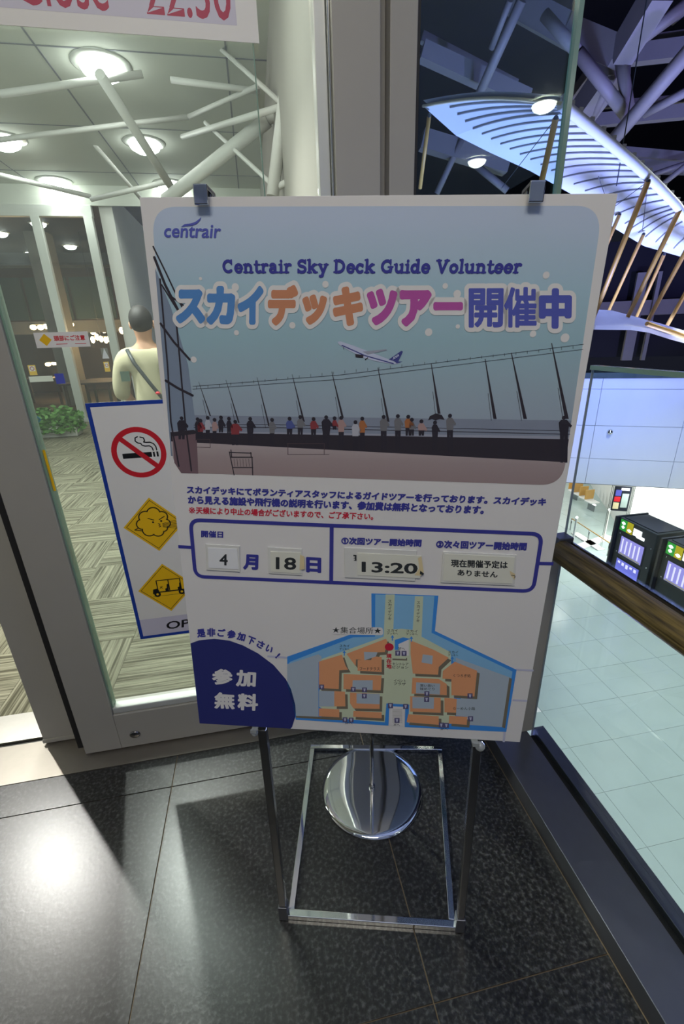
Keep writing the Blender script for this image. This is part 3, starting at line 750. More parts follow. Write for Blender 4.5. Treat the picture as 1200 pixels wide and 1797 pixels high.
# ================================================================== CONCOURSE BELOW
XK = 10.24
def kiosk(xf, yfar, ynear, lb, sc):
    t = empty('information_kiosk', (XK, ynear, ZL), lb, 'display')
    L = yfar - ynear; top = 2.36
    MB().box((0, 0, 0), (.95, L, top), M['kblack']).build('cabinet', t, .02)
    MB().box((.08, .08, top + .001), (.87, L - .08, top + .02), M['kdark']).build('top_panel', t)
    MB().box((-.10, L + .02, 0), (.98, L + .08, top + .02), M['kdark']).build('side_frame', t)
    f = lambda a, b, c, d, m, n, z=0: MB().box((-.012 - z, L - b, c), (-.0005 - z, L - a, d), m).build(n, t)
    f(.06, .30, top - .36, top - .03, M['kgreen'], 'header_sign'); f(.31, .52, top - .36, top - .03, M['kyel'], 'header_sign')
    # swooshes on the header
    hm_ = MB()
    for c0, c1, zc in ((.10, .25, .13), (.12, .24, .25), (.34, .5, .27)):
        n_ = 10
        for k in range(n_):
            a_ = c0 + (c1 - c0) * k / n_; b_ = c0 + (c1 - c0) * (k + 1) / n_; s0 = .045 * math.sin(math.pi * k / n_) + .004; s1 = .045 * math.sin(math.pi * (k + 1) / n_) + .004
            hm_.face([(-.0135, L - a_, top - zc - s0), (-.0135, L - b_, top - zc - s1), (-.0135, L - b_, top - zc + s1), (-.0135, L - a_, top - zc + s0)], M['kwhite'])
    hm_.box((-.016, L - .86, top - .33), (-.0135, L - .56, top - .12), M['kwhite']); hm_.box((-.016, L - .98, top - .36), (-.0135, L - .7, top - .27), M['kwhite'])
    hm_.build('header_symbol', t)
    for z0, z1, m in sc:
        f(.17, 1.07, z0 - .03, z1 + .03, M['kdark'], 'screen_bezel'); f(.21, 1.03, z0, z1, m, 'screen', .012)
        st = MB()
        for k in range(5):
            yy = L - .27 - k * .15
            st.box((-.027, yy - .05, z0 + .08), (-.0255, yy, z1 - .05 - .03 * (k % 2)), M['screentx']) if m is M['screen'] else st.box((-.027, yy - .09, z1 - .12 - .03 * (k % 3)), (-.0255, yy, z1 - .05), M['screentx'])
        st.box((-.027, L - 1.0, z0 + .01), (-.0255, L - .24, z0 + .05), M['tape'])
        st.build('screen_image', t)
    for yy in (.08, L - .12):
        for z in (.7, 1.3, 1.9): MB().blob((-.005, yy, z), .02, M['chrome'], 8, 5).build('rivet', t)
    return t
kiosk(0, 10.60, 9.28, 'black kiosk with two stacked screens, left of the two', [(1.28, 1.84, M['screen']), (.58, 1.12, M['screen2'])])
kiosk(0, 8.98, 7.60, 'black kiosk cut by the right edge of the picture', [(1.28, 1.84, M['screen'])])
cab = empty('cable_run', (10.2, 9.17, ZL), 'bundle of grey cables between the two black kiosks', 'cable')
for k in range(4): MB().tube([(random.uniform(0, .5), random.uniform(-.03, .03), 0.01), (random.uniform(0, .5), random.uniform(-.03, .03), 1.2), (random.uniform(0, .5), random.uniform(-.03, .03), 2.3)], .012, M['chrome2'], 6).build('cable', cab)

def at_low(x, y, z=ZL): return PZ(x, y, z)
# poster stand
def onw(x, y, w_):
    d = Vector(ray(x, y)); c = Vector(CAMP); t = (fw.o + fw.n * w_ - c).dot(fw.n) / d.dot(fw.n); return c + d * t
pc = onw(1089, 875, -1.6); pt, pbm = onw(1089, 853, -1.6).z, onw(1089, 896, -1.6).z
ps = empty('poster_stand', (pc.x, pc.y, ZL), 'dark advertising poster on thin poles behind the left kiosk', 'sign')
hw = (onw(1104, 875, -1.6) - onw(1075, 875, -1.6)).length / 2
pm4 = Matrix(((fw.x.x, fw.n.x, 0, 0), (fw.x.y, fw.n.y, 0, 0), (0, 0, 1, 0), (0, 0, 0, 1)))
def pbox(u0_, u1_, z0, z1, w0, w1, m, n):
    return MB().box((u0_ * hw, w0, z0), (u1_ * hw, w1, z1), m, pm4).build(n, ps)
zb, zt2 = pbm - ZL, pt - ZL; zh = zt2 - zb
for s_ in (-1.12, -1.3, 1.12, 1.3, 1.5): pbox(s_ - .02, s_ + .02, 0, zt2 + .3, -.03, -.01, M['chrome2'], 'pole')
pbox(-1, 1, zb, zt2, 0, .05, M['kdark'], 'panel')
pbox(-.8, -.1, zb + zh * .62, zb + zh * .86, .051, .056, M['screen2'], 'picture'); pbox(-.85, -.1, zb + zh * .38, zb + zh * .58, .051, .056, M['red'], 'picture')
pbox(-.85, -.15, zb + zh * .08, zb + zh * .34, .051, .056, M['tape'], 'picture'); pbox(.05, .85, zb + zh * .15, zb + zh * .72, .051, .056, M['lowtile'], 'picture'); pbox(-.2, .8, zb + zh * .84, zb + zh * .95, .051, .056, M['lav'], 'picture')
# bench row
p = at_low(1022, 886)
bn = empty('bench', p, 'white waiting bench with seat backs far below at the left', 'bench')
ux2 = (at_low(1040, 893) - at_low(1002, 868)).normalized()
L2 = (at_low(1040, 893) - at_low(1002, 868)).length
for k in range(4):
    c = ux2 * (L2 * (k / 4 - .4)); MB().box((-.22, -.22, .38), (.22, .22, .44), M['wallw'], Matrix.Translation(c)).build('seat', bn, .02)
    MB().box((-.22, .2, .46), (.22, .25, .9), M['strut'], Matrix.Translation(c)).build('backrest', bn, .02)
for s_ in (-.4, .35):
    c = ux2 * (L2 * s_); MB().box((-.02, -.2, 0), (.02, .2, .38), M['chrome2'], Matrix.Translation(c)).build('leg', bn)
MB().bar(ux2 * (-L2 * .55) + Vector((0, 0, .34)), ux2 * (L2 * .5) + Vector((0, 0, .34)), .06, .05, M['kwhite']).build('beam', bn)
# low posts
for (x, y), lb in (((1003, 960), 'slim white post standing on the lower floor by the left railing edge'), ((1059, 945), 'pale column base on the lower floor behind the white curbs')):
    p = at_low(x, y); t = empty('bollard', p, lb, 'post')
    MB().lathe([(.12, 0), (.12, .02), (.035, .03), (.035, 1.1), (.05, 1.12), (0, 1.16)], (0, 0, 0), M['pot'], 16).build('pole', t)
    MB().blob((0, 0, 1.2), .05, M['kwhite'], 10, 6).build('cap', t)
# white curb strips on the floor
for (a_, b_, wd), lb in ((((1008, 936), (1055, 966), .3), 'white bright strip on the lower floor running towards the kiosk'), (((1012, 962), (1070, 942), .35), 'white bright strip on the lower floor crossing the other')):
    A, B2 = at_low(*a_), at_low(*b_); t = MB().bar(Vector((0, 0, .02)), B2 - A + Vector((0, 0, .02)), wd, .04, M['wallw']).build('floor_strip'); t.location = A
    tag(t, lb, 'floor strip')
cart = empty('rope_barrier', at_low(1000, 975), 'thin yellow barrier rail on the lower floor between the white strips', 'barrier')
A = at_low(1000, 930) - at_low(1000, 975); B2 = at_low(1065, 975) - at_low(1000, 975)
MB().tube([A + Vector((0, 0, .5)), B2 + Vector((0, 0, .5))], .02, M['strut'], 6).build('rail', cart)
for e in (A, (A + B2) / 2, B2): MB().tube([e, e + Vector((0, 0, .5))], .02, M['chrome2'], 6).build('post', cart)
sc_ = at_low(1165, 985, ZL); 

# ================================================================== STAND
BX, BY = Vector((0.9688, -0.2449, -0.0388)), Vector((0.0504, 0.0389, 0.998))
BW, BH = .728, 1.0395
BC = Vector((0.2379, 1.0537, -0.4391)) * BW + Vector((0, 0, H))
bf = Frame(BC - BY.normalized() * BH / 2, BX, BY)
fc = [PZ(506, 1614), PZ(798, 1635), PZ(774, 1315), PZ(546, 1312)]
st = empty('display_stand', (fc[0] + fc[1]) / 2, 'chrome floor frame with two uprights that carries the poster board', 'stand')
so = st.location.copy()
cen = (fc[0] + fc[1] + fc[2] + fc[3]) / 4
ins = [c + (cen - c).normalized() * .012 for c in fc]
for i in range(4):
    a_, b_ = ins[i], ins[(i + 1) % 4]; z = Vector((0, 0, .0095)); d = (b_ - a_).normalized()
    k = .0095 if i % 2 == 0 else -.0095
    MB().bar(a_ - d * k + z - so, b_ + d * k + z - so, .019, .019, M['chrome']).build('base_bar', st, .002)
def bw(u, v, w_=0.0): return bf.o + bf.x * u + bf.y * v + bf.n * w_
Z1 = Vector((0, 0, .0195))
up = []
for i, (u_mid, u_top, cn) in enumerate(((-.222, -.262, ins[0]), (.277, .243, ins[1]))):
    s_ = -1 if i == 0 else 1
    base = cn + bf.x * (s_ * .021) ; base.z = 0.0
    mid = bw(u_mid, -.02, -.02); topp = bw(u_top, BH + .01, -.02)
    MB().bar(base + Vector((0, 0, .001)) - so, base + Vector((0, 0, .06)) - so, .026, .026, M['steeldk'], bf.n).build('foot_socket', st, .002)
    MB().bar(base + Vector((0, 0, .0605)) - so, mid - so, .02, .02, M['chrome2'], bf.n).build('upright', st, .002)
    MB().bar(mid - so, topp - so, .018, .018, M['chrome2'], bf.n).build('upright', st, .002)
    # top hook over the board edge
    h = MB(); c = bw(u_top, BH + .010, 0)
    h.bar(bw(u_top, BH + .011, -.03) - so, bw(u_top, BH + .011, .012) - so, .022, .006, M['chrome2'], bf.y)
    h.bar(bw(u_top, BH + .0135, .0105) - so, bw(u_top, BH - .014, .0105) - so, .022, .005, M['chrome'], bf.n)
    h.build('hook', st, .0015)
    g_ = MB(); g_.bar(bw(u_mid - .012 * 1, -.005, -.012) - so, bw(u_mid - .012, -.005, .014) - so, .014, .004, M['clear'], bf.y)
    g_.bar(bw(u_mid - .012, -.006, .013) - so, bw(u_mid - .012, .003, .013) - so, .014, .003, M['clear'], bf.n)
    g_.blob(bw(u_mid - .012 + (.0 if i == 0 else .012), -.014, .004) - so, .011 if i else .008, M['clear'], 14, 8)
    g_.build('clear_clip', st)
# round base with pole
rb = empty('sign_pole', (.283, 1.159, 0), 'round polished chrome base with a thin pole behind the board', 'pole base')
MB().lathe([(0, .012), (.10, .0135), (.165, .013), (.178, .0115), (.186, .0075), (.188, .004), (.186, .0005), (0, .0005)], (0, 0, 0), M['chrome'], 96).build('base_disc', rb)
MB().lathe([(.0065, .014), (.0065, 1.05), (0, 1.055)], (0, 0, 0), M['chrome2'], 20).build('pole', rb)
MB().lathe([(.011, .0128), (.011, .022), (.0066, .024)], (0, 0, 0), M['chrome2'], 20).build('collar', rb)

# ================================================================== POSTER BOARD
pb = empty('poster_board', mw=bf.mw, label='large white tour poster board with airport photo and map, hung on the chrome stand', cat='poster')
TH = .007
MB().box((-BW / 2, 0, -TH), (BW / 2, BH, 0), M['paper']).build('panel', pb, .0006)
X = bf.px
def C4(x, y): return X(240 + x / 2.857, 330 + y / 2.857)
def C5(x, y): return X(620 + x / 2.5, 330 + y / 2.5)
def C6(x, y): return X(270 + x / 2.927, 600 + y / 2.927)
def C7(x, y): return X(600 + x / 2.857, 600 + y / 2.857)
PPX = BW / 840      # size of one photo pixel on the board near its top, metres
# sky print with its own printed colour gradient
def grad(name, stops, axis_lo, axis_hi):
    m = mat(name, (1, 1, 1, 1), .5, spec=.25); nt = m.node_tree; b = nt.nodes['Principled BSDF']
    tc = nt.nodes.new('ShaderNodeTexCoord'); sp = nt.nodes.new('ShaderNodeSeparateXYZ'); mr = nt.nodes.new('ShaderNodeMapRange')
    mr.inputs[1].default_value = axis_lo; mr.inputs[2].default_value = axis_hi; r = nt.nodes.new('ShaderNodeValToRGB')
    n = nt.nodes.new('ShaderNodeTexNoise'); n.inputs['Scale'].default_value = 6; n.inputs['Detail'].default_value = 4
    ad = nt.nodes.new('ShaderNodeMath'); ad.operation = 'MULTIPLY_ADD'; ad.inputs[1].default_value = .10
    mp = nt.nodes.new('ShaderNodeMapping'); mp.inputs['Scale'].default_value = (1, 3.5, 1)
    nt.links.new(tc.outputs['Object'], mp.inputs[0]); nt.links.new(mp.outputs[0], n.inputs['Vector'])
    nt.links.new(tc.outputs['Object'], sp.inputs[0]); nt.links.new(sp.outputs['Y'], mr.inputs[0])
    nt.links.new(n.outputs['Fac'], ad.inputs[0]); nt.links.new(mr.outputs[0], ad.inputs[2]); nt.links.new(ad.outputs[0], r.inputs[0])
    e = r.color_ramp.elements
    while len(e) > 1: e.remove(e[-1])
    e[0].position = stops[0][0]; e[0].color = stops[0][1]
    for p_, c_ in stops[1:]: k = e.new(p_); k.color = c_
    nt.links.new(r.outputs[0], b.inputs['Base Color']); return m
vlo = X(600, 735)[1]; vhi = X(600, 363)[1]
sky = grad('printed_sky', [(0, ink(112, 118, 124)), (.18, ink(114, 124, 128)), (.45, ink(112, 132, 134)), (.7, ink(120, 138, 142)), (1.0, ink(134, 141, 150))], vlo, vhi)
deckm = grad('printed_deck', [(0, ink(112, 96, 92)), (.6, ink(118, 104, 100)), (1.0, ink(128, 116, 112))], X(600, 840)[1], X(600, 780)[1])
pm = lambda n, r, g_, b_: mat(n, ink(r, g_, b_), .55, spec=.2, noise=.05)
pdark = pm('print_dark', 38, 34, 38); pbrown = pm('print_brown', 58, 46, 48); pgrey = pm('print_grey', 112, 112, 118); psea = pm('print_sea', 96, 100, 108)
pglass = pm('print_glass', 92, 100, 110); pfloor2 = pm('print_shade', 84, 66, 68); cb = [pm('print_person', *c) for c in ((128, 126, 128), (98, 42, 44), (56, 62, 100), (82, 80, 80), (120, 74, 44), (36, 33, 38), (122, 98, 92))]
ph = MB()
quad = [X(265, 363), X(1058, 361), X(986, 852), X(305, 829)]
full = rrect(quad, .040, 10)
poly(ph, full, 1, sky)
# clip helper: keep only the part of the rounded photo below the sea horizon / wall line
def clip_below(pts, A, B):
    out = []; side = lambda p: (B[0] - A[0]) * (p[1] - A[1]) - (B[1] - A[1]) * (p[0] - A[0])
    for i in range(len(pts)):
        p, q_ = pts[i], pts[(i + 1) % len(pts)]; sp, sq = side(p), side(q_)
        if sp <= 0: out.append(p)
        if sp * sq < 0: t = sp / (sp - sq); out.append((p[0] + (q_[0] - p[0]) * t, p[1] + (q_[1] - p[1]) * t))
    return out
poly(ph, clip_below(full, X(290, 728), X(1010, 738)), 2, psea)
poly(ph, clip_below(full, X(290, 756), X(1010, 766)), 3, pgrey)
poly(ph, clip_below(full, X(290, 758), X(1010, 771)), 4, pdark)
poly(ph, clip_below(full, X(290, 774), X(1010, 812)), 5, deckm)
photo = ph.build('photo_print', pb)
dt = MB()
# tilted fence poles and wires
for a_, b_ in [((348.6, 670), (369, 730)), ((396.4, 666.6), (419, 742)), ((451, 662), (472, 748)), ((512.6, 657), (533, 740)), ((582, 652), (601, 733)), ((663, 645), (681, 740)), ((756.5, 638), (770, 726)), ((851, 630), (868, 735)), ((897, 619), (921, 735)), ((967.5, 602), (994, 735))]:
    w_ = 1.6 + (a_[0] - 348) / 250
    (x0, y0), (x1, y1) = X(*a_), X(*b_); t_ = w_ * PPX
    poly(dt, [(x0 - t_ * .2, y0), (x0 + t_ * .2, y0), (x1 + t_ * 1.0, y1), (x1 - t_ * .8, y1)], 6, pdark)
    line(dt, [X(a_[0] * .35 + b_[0] * .65 - 6, a_[1] * .35 + b_[1] * .65 - 8), X(b_[0] - 6, b_[1] + 3)], PPX * .8, 6, pdark, rnd=False)
for wy in ((338, 678, 600, 657.7, 1024, 604), (338, 683, 600, 665.5, 1023, 613)):
    line(dt, [X(wy[0], wy[1]), X(wy[2], wy[3]), X(wy[4], wy[5])], PPX * .8, 6, pdark, rnd=False)
for k in range(34):
    x = 345 + k * 20; f_ = (x - 338) / 686; y = 678 - f_ * 74; line(dt, [X(x, y + 1), X(x, y + 6)], PPX * .8, 6, pdark, rnd=False)
# railing of the printed deck
line(dt, [X(340, 750), X(470, 750), X(1000, 762)], PPX * 1.3, 6, pdark, rnd=False); line(dt, [X(340, 746), X(470, 745), X(1000, 756)], PPX * .9, 6, pdark, rnd=False)
# people seen from behind
def pers(fn, x, y0, y1, c, wd=30, legs=True):
    s_ = 2.9; h_ = y1 - y0; mb = dt
    cx_ = x; disc(mb, fn(cx_, y0 + 12), PPX * 4.0, 9, cb[5], 14)
    t0, t1 = y0 + 22, y0 + 22 + min(h_ * .42, 62)
    poly(mb, [fn(cx_ - wd * .30, t0), fn(cx_ + wd * .30, t0), fn(cx_ + wd * .55, t0 + 14), fn(cx_ + wd * .45, t1), fn(cx_ - wd * .45, t1), fn(cx_ - wd * .55, t0 + 14)], 8, c)
    poly(mb, [fn(cx_ + wd * .4, t0 + 6), fn(cx_ + wd * .85, t0 + 30), fn(cx_ + wd * .7, t0 + 40), fn(cx_ + wd * .3, t0 + 26)], 8, c)
    if legs and y1 > t1:
        poly(mb, [fn(cx_ - wd * .42, t1), fn(cx_ + wd * .42, t1), fn(cx_ + wd * .36, y1), fn(cx_ + wd * .06, y1), fn(cx_, t1 + 14), fn(cx_ - wd * .08, y1), fn(cx_ - wd * .38, y1)], 7, cb[5])
for x, y0, y1, c, wd in [(143, 380, 500, 5, 42), (225, 385, 505, 5, 26), (240, 392, 505, 1, 30), (277, 378, 500, 0, 26), (312, 388, 500, 6, 24), (345, 376, 465, 5, 28), (386, 382, 470, 5, 24), (418, 398, 530, 1, 44), (495, 383, 530, 5, 34), (607, 388, 528, 3, 28), (697, 382, 482, 2, 34), (752, 374, 480, 3, 32),
                          (820, 384, 485, 1, 32), (885, 375, 545, 5, 44), (928, 380, 450, 1, 24), (962, 378, 540, 6, 32), (1035, 400, 555, 0, 34), (1070, 382, 548, 4, 30), (1180, 373, 555, 3, 36)]:
    pers(C6, x, y0, y1, cb[c], wd)
for x, y0, y1, c, wd in [(280, 360, 545, 3, 34), (332, 363, 470, 4, 34), (350, 378, 470, 3, 26), (398, 386, 470, 6, 34), (466, 392, 545, 5, 30), (541, 358, 550, 3, 36), (1112, 368, 605, 5, 48)]:
    pers(C7, x, y0, y1, cb[c], wd)
poly(dt, [C7(432, 392), C7(440, 372), C7(470, 358), C7(500, 366), C7(514, 390), C7(490, 386), C7(470, 392), C7(450, 386)], 9, pdark)   # umbrella
# benches and chair of the printed deck
line(dt, [C6(685, 522), C6(870, 522)], PPX * 1.6, 8, pbrown); line(dt, [C6(690, 578), C6(900, 578)], PPX * 1.0, 8, pbrown)
for x in (688, 875): line(dt, [C6(x, 520), C6(x, 578)], PPX * 1.4, 8, pbrown)
line(dt, [C6(220, 500), C6(288, 500), C6(290, 542), C6(222, 540)], PPX * 1.2, 8, pbrown)
for a_, b_ in (((388, 565), (412, 683)), ((388, 567), (500, 571)), ((396, 592), (506, 592)), ((405, 645), (508, 645)), ((498, 568), (500, 592)), ((504, 592), (508, 683)), ((396, 555), (400, 590))):
    line(dt, [C6(*a_), C6(*b_)], PPX * 2.2, 8, pdark)
for k in range(6): line(dt, [C6(412 + k * 15, 600), C6(416 + k * 15, 640)], PPX * .7, 8, pdark, rnd=False)
# glass building at the left of the print
poly(dt, [X(272, 470), X(300, 540), X(330, 640), X(345, 757), X(343, 800), X(300, 800), X(292, 700)], 2.5, pglass)
poly(dt, clip_below([X(302, 758), X(345, 760), X(348, 831), X(318, 830), X(306, 812)], X(290, 758), X(400, 758)), 6.5, pfloor2)
for pts, w_ in (([(269, 433), (292, 480), (319, 538)], 3), ([(271, 452), (290, 500), (313, 545)], 5), ([(281, 490), (294, 640), (300, 740), (314, 818)], 3.4), ([(309, 560), (315, 625), (325, 740), (336, 826)], 3.4),
                ([(282, 568), (305, 600), (333, 631)], 4.5), ([(291, 668), (312, 681), (338, 694)], 5), ([(303, 762), (340, 758)], 9), ([(300, 520), (322, 536)], 3), ([(284, 500), (312, 545)], 3)):
    line(dt, [X(*p_) for p_ in pts], w_ * PPX, 7.5, pdark)
# aircraft of the print
pw_ = pm('print_plane_white', 138, 140, 150); pn_ = pm('print_plane_navy', 48, 50, 92)
poly(dt, [X(592, 600), X(597, 599), X(620, 606.5), X(655, 620), X(683, 631), X(700, 638), X(690, 639), X(660, 634), X(638, 628), X(612, 615), X(595, 605)], 7, pw_)
line(dt, [X(600, 606), X(640, 624), X(690, 638)], PPX * 2.0, 8, pn_)
poly(dt, [X(682, 631), X(704, 615.5), X(707, 617), X(698, 636)], 8, pn_); poly(dt, [X(692, 634), X(706, 634.5), X(696, 638)], 8, pn_)
poly(dt, [X(636, 617), X(677, 613), X(679, 614.5), X(645, 622)], 9, pgrey); poly(dt, [X(623, 621), X(638, 623), X(637, 628), X(624, 627)], 9, pdark); line(dt, [X(645, 628), X(641, 631)], PPX * 2, 9, pdark); line(dt, [X(603, 609), X(603, 613)], PPX, 9, pdark)
fit(dt, 'ANA', X(689, 632), X(700, 625), X(689, 627), 9, pw_, .04)
# printed dots
for x, y, r in ((352, 489, 3), (413, 504, 7), (571, 499, 6), (513, 571, 6), (415, 584, 5), (340, 631, 6), (781, 502, 5), (802, 516, 7), (958, 483, 6), (803, 573, 4), (752, 583, 7), (935, 586, 6), (991, 593, 8)):
    disc(dt, X(x, y), r * PPX, 7, M['paper'], 20)
dt.build('photo_detail', photo)

# --- logo
lg = MB()
g_ = 'centrair'
fit(lg, g_, X(288, 417), X(387, 418), X(288.5, 394), 10, M['navy2'], .018, shear=.012)
sw = [(317, 399), (324, 393.5), (334, 392.5), (343, 389.5), (349, 385), (353.5, 381), (351, 387), (346, 392.5), (338, 396), (329, 397), (322, 398)]
poly(lg, [X(*p_) for p_ in sw], 10, M['navy2'])
lg.build('logo', pb)

# --- slab serif subtitle, drawn as strokes
def arc(cx_, cy_, rx, ry, a0, a1, n=10): return [(cx_ + rx * math.cos(math.radians(a0 + (a1 - a0) * k / n)), cy_ + ry * math.sin(math.radians(a0 + (a1 - a0) * k / n))) for k in range(n + 1)]
Q = .5   # x-height
SL = {   # advance, list of (polyline, weight): weight h heavy, s serif
 'C': (.72, [(arc(.36, .36, .27, .30, 50, 310), 'h'), ([(.56, .70), (.56, .48)], 's')]),
 'S': (.60, [(arc(.30, .52, .19, .15, 30, 270, 8) + arc(.30, .20, .21, .16, 90, -150, 8), 'h'), ([(.50, .70), (.50, .52)], 's'), ([(.08, .02), (.08, .2)], 's')]),
 'D': (.76, [([(.17, 0.04), (.17, .68)], 'h'), (arc(.30, .36, .32, .31, -90, 90), 'h'), ([(.05, .67), (.32, .67)], 's'), ([(.05, .05), (.32, .05)], 's')]),
 'G': (.78, [(arc(.38, .36, .28, .30, 50, 330), 'h'), ([(.60, .32), (.60, .08)], 'h'), ([(.46, .33), (.72, .33)], 's'), ([(.58, .70), (.58, .48)], 's')]),
 'V': (.76, [([(.15, .68), (.38, .04)], 'h'), ([(.38, .04), (.62, .68)], 'h'), ([(.03, .67), (.28, .67)], 's'), ([(.50, .67), (.74, .67)], 's')]),
 'e': (.54, [(arc(.27, .25, .19, .21, 0, 315), 'h'), ([(.10, .26), (.44, .26)], 's')]),
 'n': (.64, [([(.15, .04), (.15, .46)], 'h'), (arc(.31, .28, .16, .18, 150, 0, 6) + [(.47, .04)], 'h'), ([(.04, .46), (.16, .46)], 's'), ([(.04, .04), (.27, .04)], 's'), ([(.36, .04), (.59, .04)], 's')]),
 't': (.42, [([(.17, .62), (.17, .14)], 'h'), (arc(.29, .14, .12, .10, 180, 330, 6), 'h'), ([(.04, .46), (.36, .46)], 's')]),
 'r': (.48, [([(.15, .04), (.15, .46)], 'h'), (arc(.32, .28, .16, .18, 160, 60, 6), 'h'), ([(.04, .46), (.16, .46)], 's'), ([(.04, .04), (.28, .04)], 's')]),
 'a': (.58, [(arc(.24, .34, .15, .14, 150, 20, 6) + [(.39, .06)], 'h'), (arc(.24, .15, .15, .12, 0, 360), 'h'), ([(.39, .04), (.53, .04)], 's')]),
 'i': (.32, [([(.16, .04), (.16, .46)], 'h'), ([(.16, .64), (.16, .65)], 'h'), ([(.04, .46), (.17, .46)], 's'), ([(.03, .04), (.29, .04)], 's')]),
 'k': (.64, [([(.15, .04), (.15, .70)], 'h'), ([(.15, .20), (.45, .46)], 'h'), ([(.27, .28), (.50, .04)], 'h'), ([(.04, .70), (.16, .70)], 's'), ([(.04, .04), (.27, .04)], 's'), ([(.36, .46), (.56, .46)], 's'), ([(.40, .04), (.61, .04)], 's')]),
 'y': (.62, [([(.12, .46), (.31, .06)], 'h'), ([(.50, .46), (.28, -.08)], 'h'), (arc(.20, -.10, .10, .08, 0, -120, 5), 'h'), ([(.02, .46), (.24, .46)], 's'), ([(.38, .46), (.60, .46)], 's')]),
 'c': (.52, [(arc(.27, .25, .19, .21, 45, 315), 'h'), ([(.42, .47), (.42, .34)], 's')]),
 'u': (.64, [([(.14, .46), (.14, .2)] + arc(.29, .20, .15, .15, 180, 330, 6), 'h'), ([(.47, .46), (.47, .04)], 'h'), ([(.03, .46), (.15, .46)], 's'), ([(.36, .46), (.48, .46)], 's'), ([(.47, .04), (.60, .04)], 's')]),
 'd': (.62, [(arc(.25, .25, .17, .20, 0, 360), 'h'), ([(.44, .70), (.44, .04)], 'h'), ([(.32, .70), (.45, .70)], 's'), ([(.44, .04), (.57, .04)], 's')]),
 'o': (.56, [(arc(.28, .25, .19, .20, 0, 360), 'h')]),
 'l': (.32, [([(.16, .04), (.16, .70)], 'h'), ([(.04, .70), (.17, .70)], 's'), ([(.03, .04), (.29, .04)], 's')]),
 ' ': (.30, [])}
def slab(mb, text, bl, br, capm, layer, m):
    tot = sum(SL[c][0] for c in text); ax = Vector(br) - Vector(bl); ay = Vector(capm) - Vector(bl)
    sx = ax / tot; sy = ay / .72; em = (sx.length + sy.length) / 2; x = 0
    for c in text:
        adv, st_ = SL[c]
        for pts, k in st_:
            P2 = [Vector(bl) + sx * (x + a_) + sy * b_ for a_, b_ in pts]; w_ = (.165 if k == 'h' else .10) * em
            line(mb, [tuple(p_) for p_ in P2], w_, layer, m)
        x += adv
sb = MB(); slab(sb, 'Centrair Sky Deck Guide Volunteer', X(390.5, 479), X(914, 479.5), X(389.5, 456), 10, M['navy'])
sb.build('subtitle_lettering', pb)

# --- big title
tt = MB()
title = [('ス', 309, 508, 360, 568, 'tblue'), ('カ', 362.5, 502, 412, 570, 'tblue'), ('イ', 417, 502, 461.5, 570, 'tblue'),
         ('デ', 470, 500.5, 522, 571.5, 'tor'), ('ッ', 530.5, 517, 573, 570, 'tor'), ('キ', 584, 503, 636.5, 572, 'tor'),
         ('ツ', 643.5, 507, 696, 571, 'tmag'), ('ア', 701, 509, 756, 573, 'tmag'), ('ー', 760, 530, 812, 545, 'tmag'),
         ('開', 822, 506, 882, 575, 'navy2'), ('催', 884, 504, 941, 575, 'navy2'), ('中', 945, 506, 1002, 577, 'navy2')]
for ch, x0, y0, x1, y1, m in title:
    k_ = '開催中'.find(ch) >= 0
    tb = .030 if ch in '開催' else (.062 if ch == '中' else .072)
    gl = glyphs(ch, tb, 14); a0, b0, a1, b1 = bbox(gl[0]); em = .88 / 1 * PPX * 76
    bl, br, tl = Vector(X(x0, y1)), Vector(X(x1, y1)), Vector(X(x0, y0))
    def xf(x, y, bl=bl, br=br, tl=tl, a0=a0, a1=a1, b0=b0, b1=b1):
        r = bl + (br - bl) * ((x - a0) / (a1 - a0)) + (tl - bl) * ((y - b0) / (b1 - b0)); return r.x, r.y
    put(tt, gl, xf, 12, M[m])
    scl = (br - bl).length / (a1 - a0) if ch == 'ー' else (tl - bl).length / (b1 - b0)
    put(tt, glyphs(ch, tb + 8.0 * PPX / scl, 18), xf, 10, M['paper'])
tt.build('title_lettering', pb)

# --- notice text
nt_ = MB()
fit(nt_, 'スカイデッキにてボランティアスタッフによるガイドツアーを行っております。スカイデッキ', X(328, 866), X(956.5, 888), X(327.5, 852), 10, M['navy'], .054)
fit(nt_, 'から見える施設や飛行機の説明を行います、参加費は無料となっております。', X(330, 884), X(848, 902.5), X(329.5, 869), 10, M['navy'], .054)
nt_.build('notice_lettering', pb)
nr = MB(); fit(nr, '※', X(331.5, 900.5), X(342.5, 901), X(331.2, 889.5), 10, M['pred'], .004); fit(nr, '天候により中止の場合がございますので、ご了承下さい。', X(344, 901.4), X(654.5, 912.5), X(343.6, 888.9), 10, M['pred'], .032); nr.build('warning_lettering', pb)

# --- schedule box
sx_ = MB()
PB = BW / 640
oq = [X(334, 912), X(951, 937), X(935, 1037.5), X(343, 1011.5)]
def strokeloop(mb, pts, w_, layer, m): line(mb, pts, w_, layer, m, closed=True, rnd=True)
strokeloop(sx_, rrect(oq, .020, 6), 6.6 * PB, 10, M['navy'])
line(sx_, [X(582, 921), X(581, 1022)], 6.8 * PB, 10, M['navy'], rnd=False)
line(sx_, [X(313, 959), X(337, 960.5)], 6 * PB, 10, M['navy'], rnd=False); line(sx_, [X(943, 988.5), X(970.5, 989)], 6 * PB, 10, M['navy'], rnd=False)
sx_.build('schedule_frame', pb)
def txt(name, par, *a, **k):
    b_ = MB(); fit(b_, *a, **k); return b_.build(name, par)
txt('schedule_lettering', pb, '開催日', X(353, 942.5), X(391.5, 944), X(353, 930.5), 10, M['navy'], .038)
txt('schedule_lettering', pb, '①次回ツアー開始時間', X(598.5, 955), X(738.8, 959.5), X(599, 942), 10, M['navy'], .054)
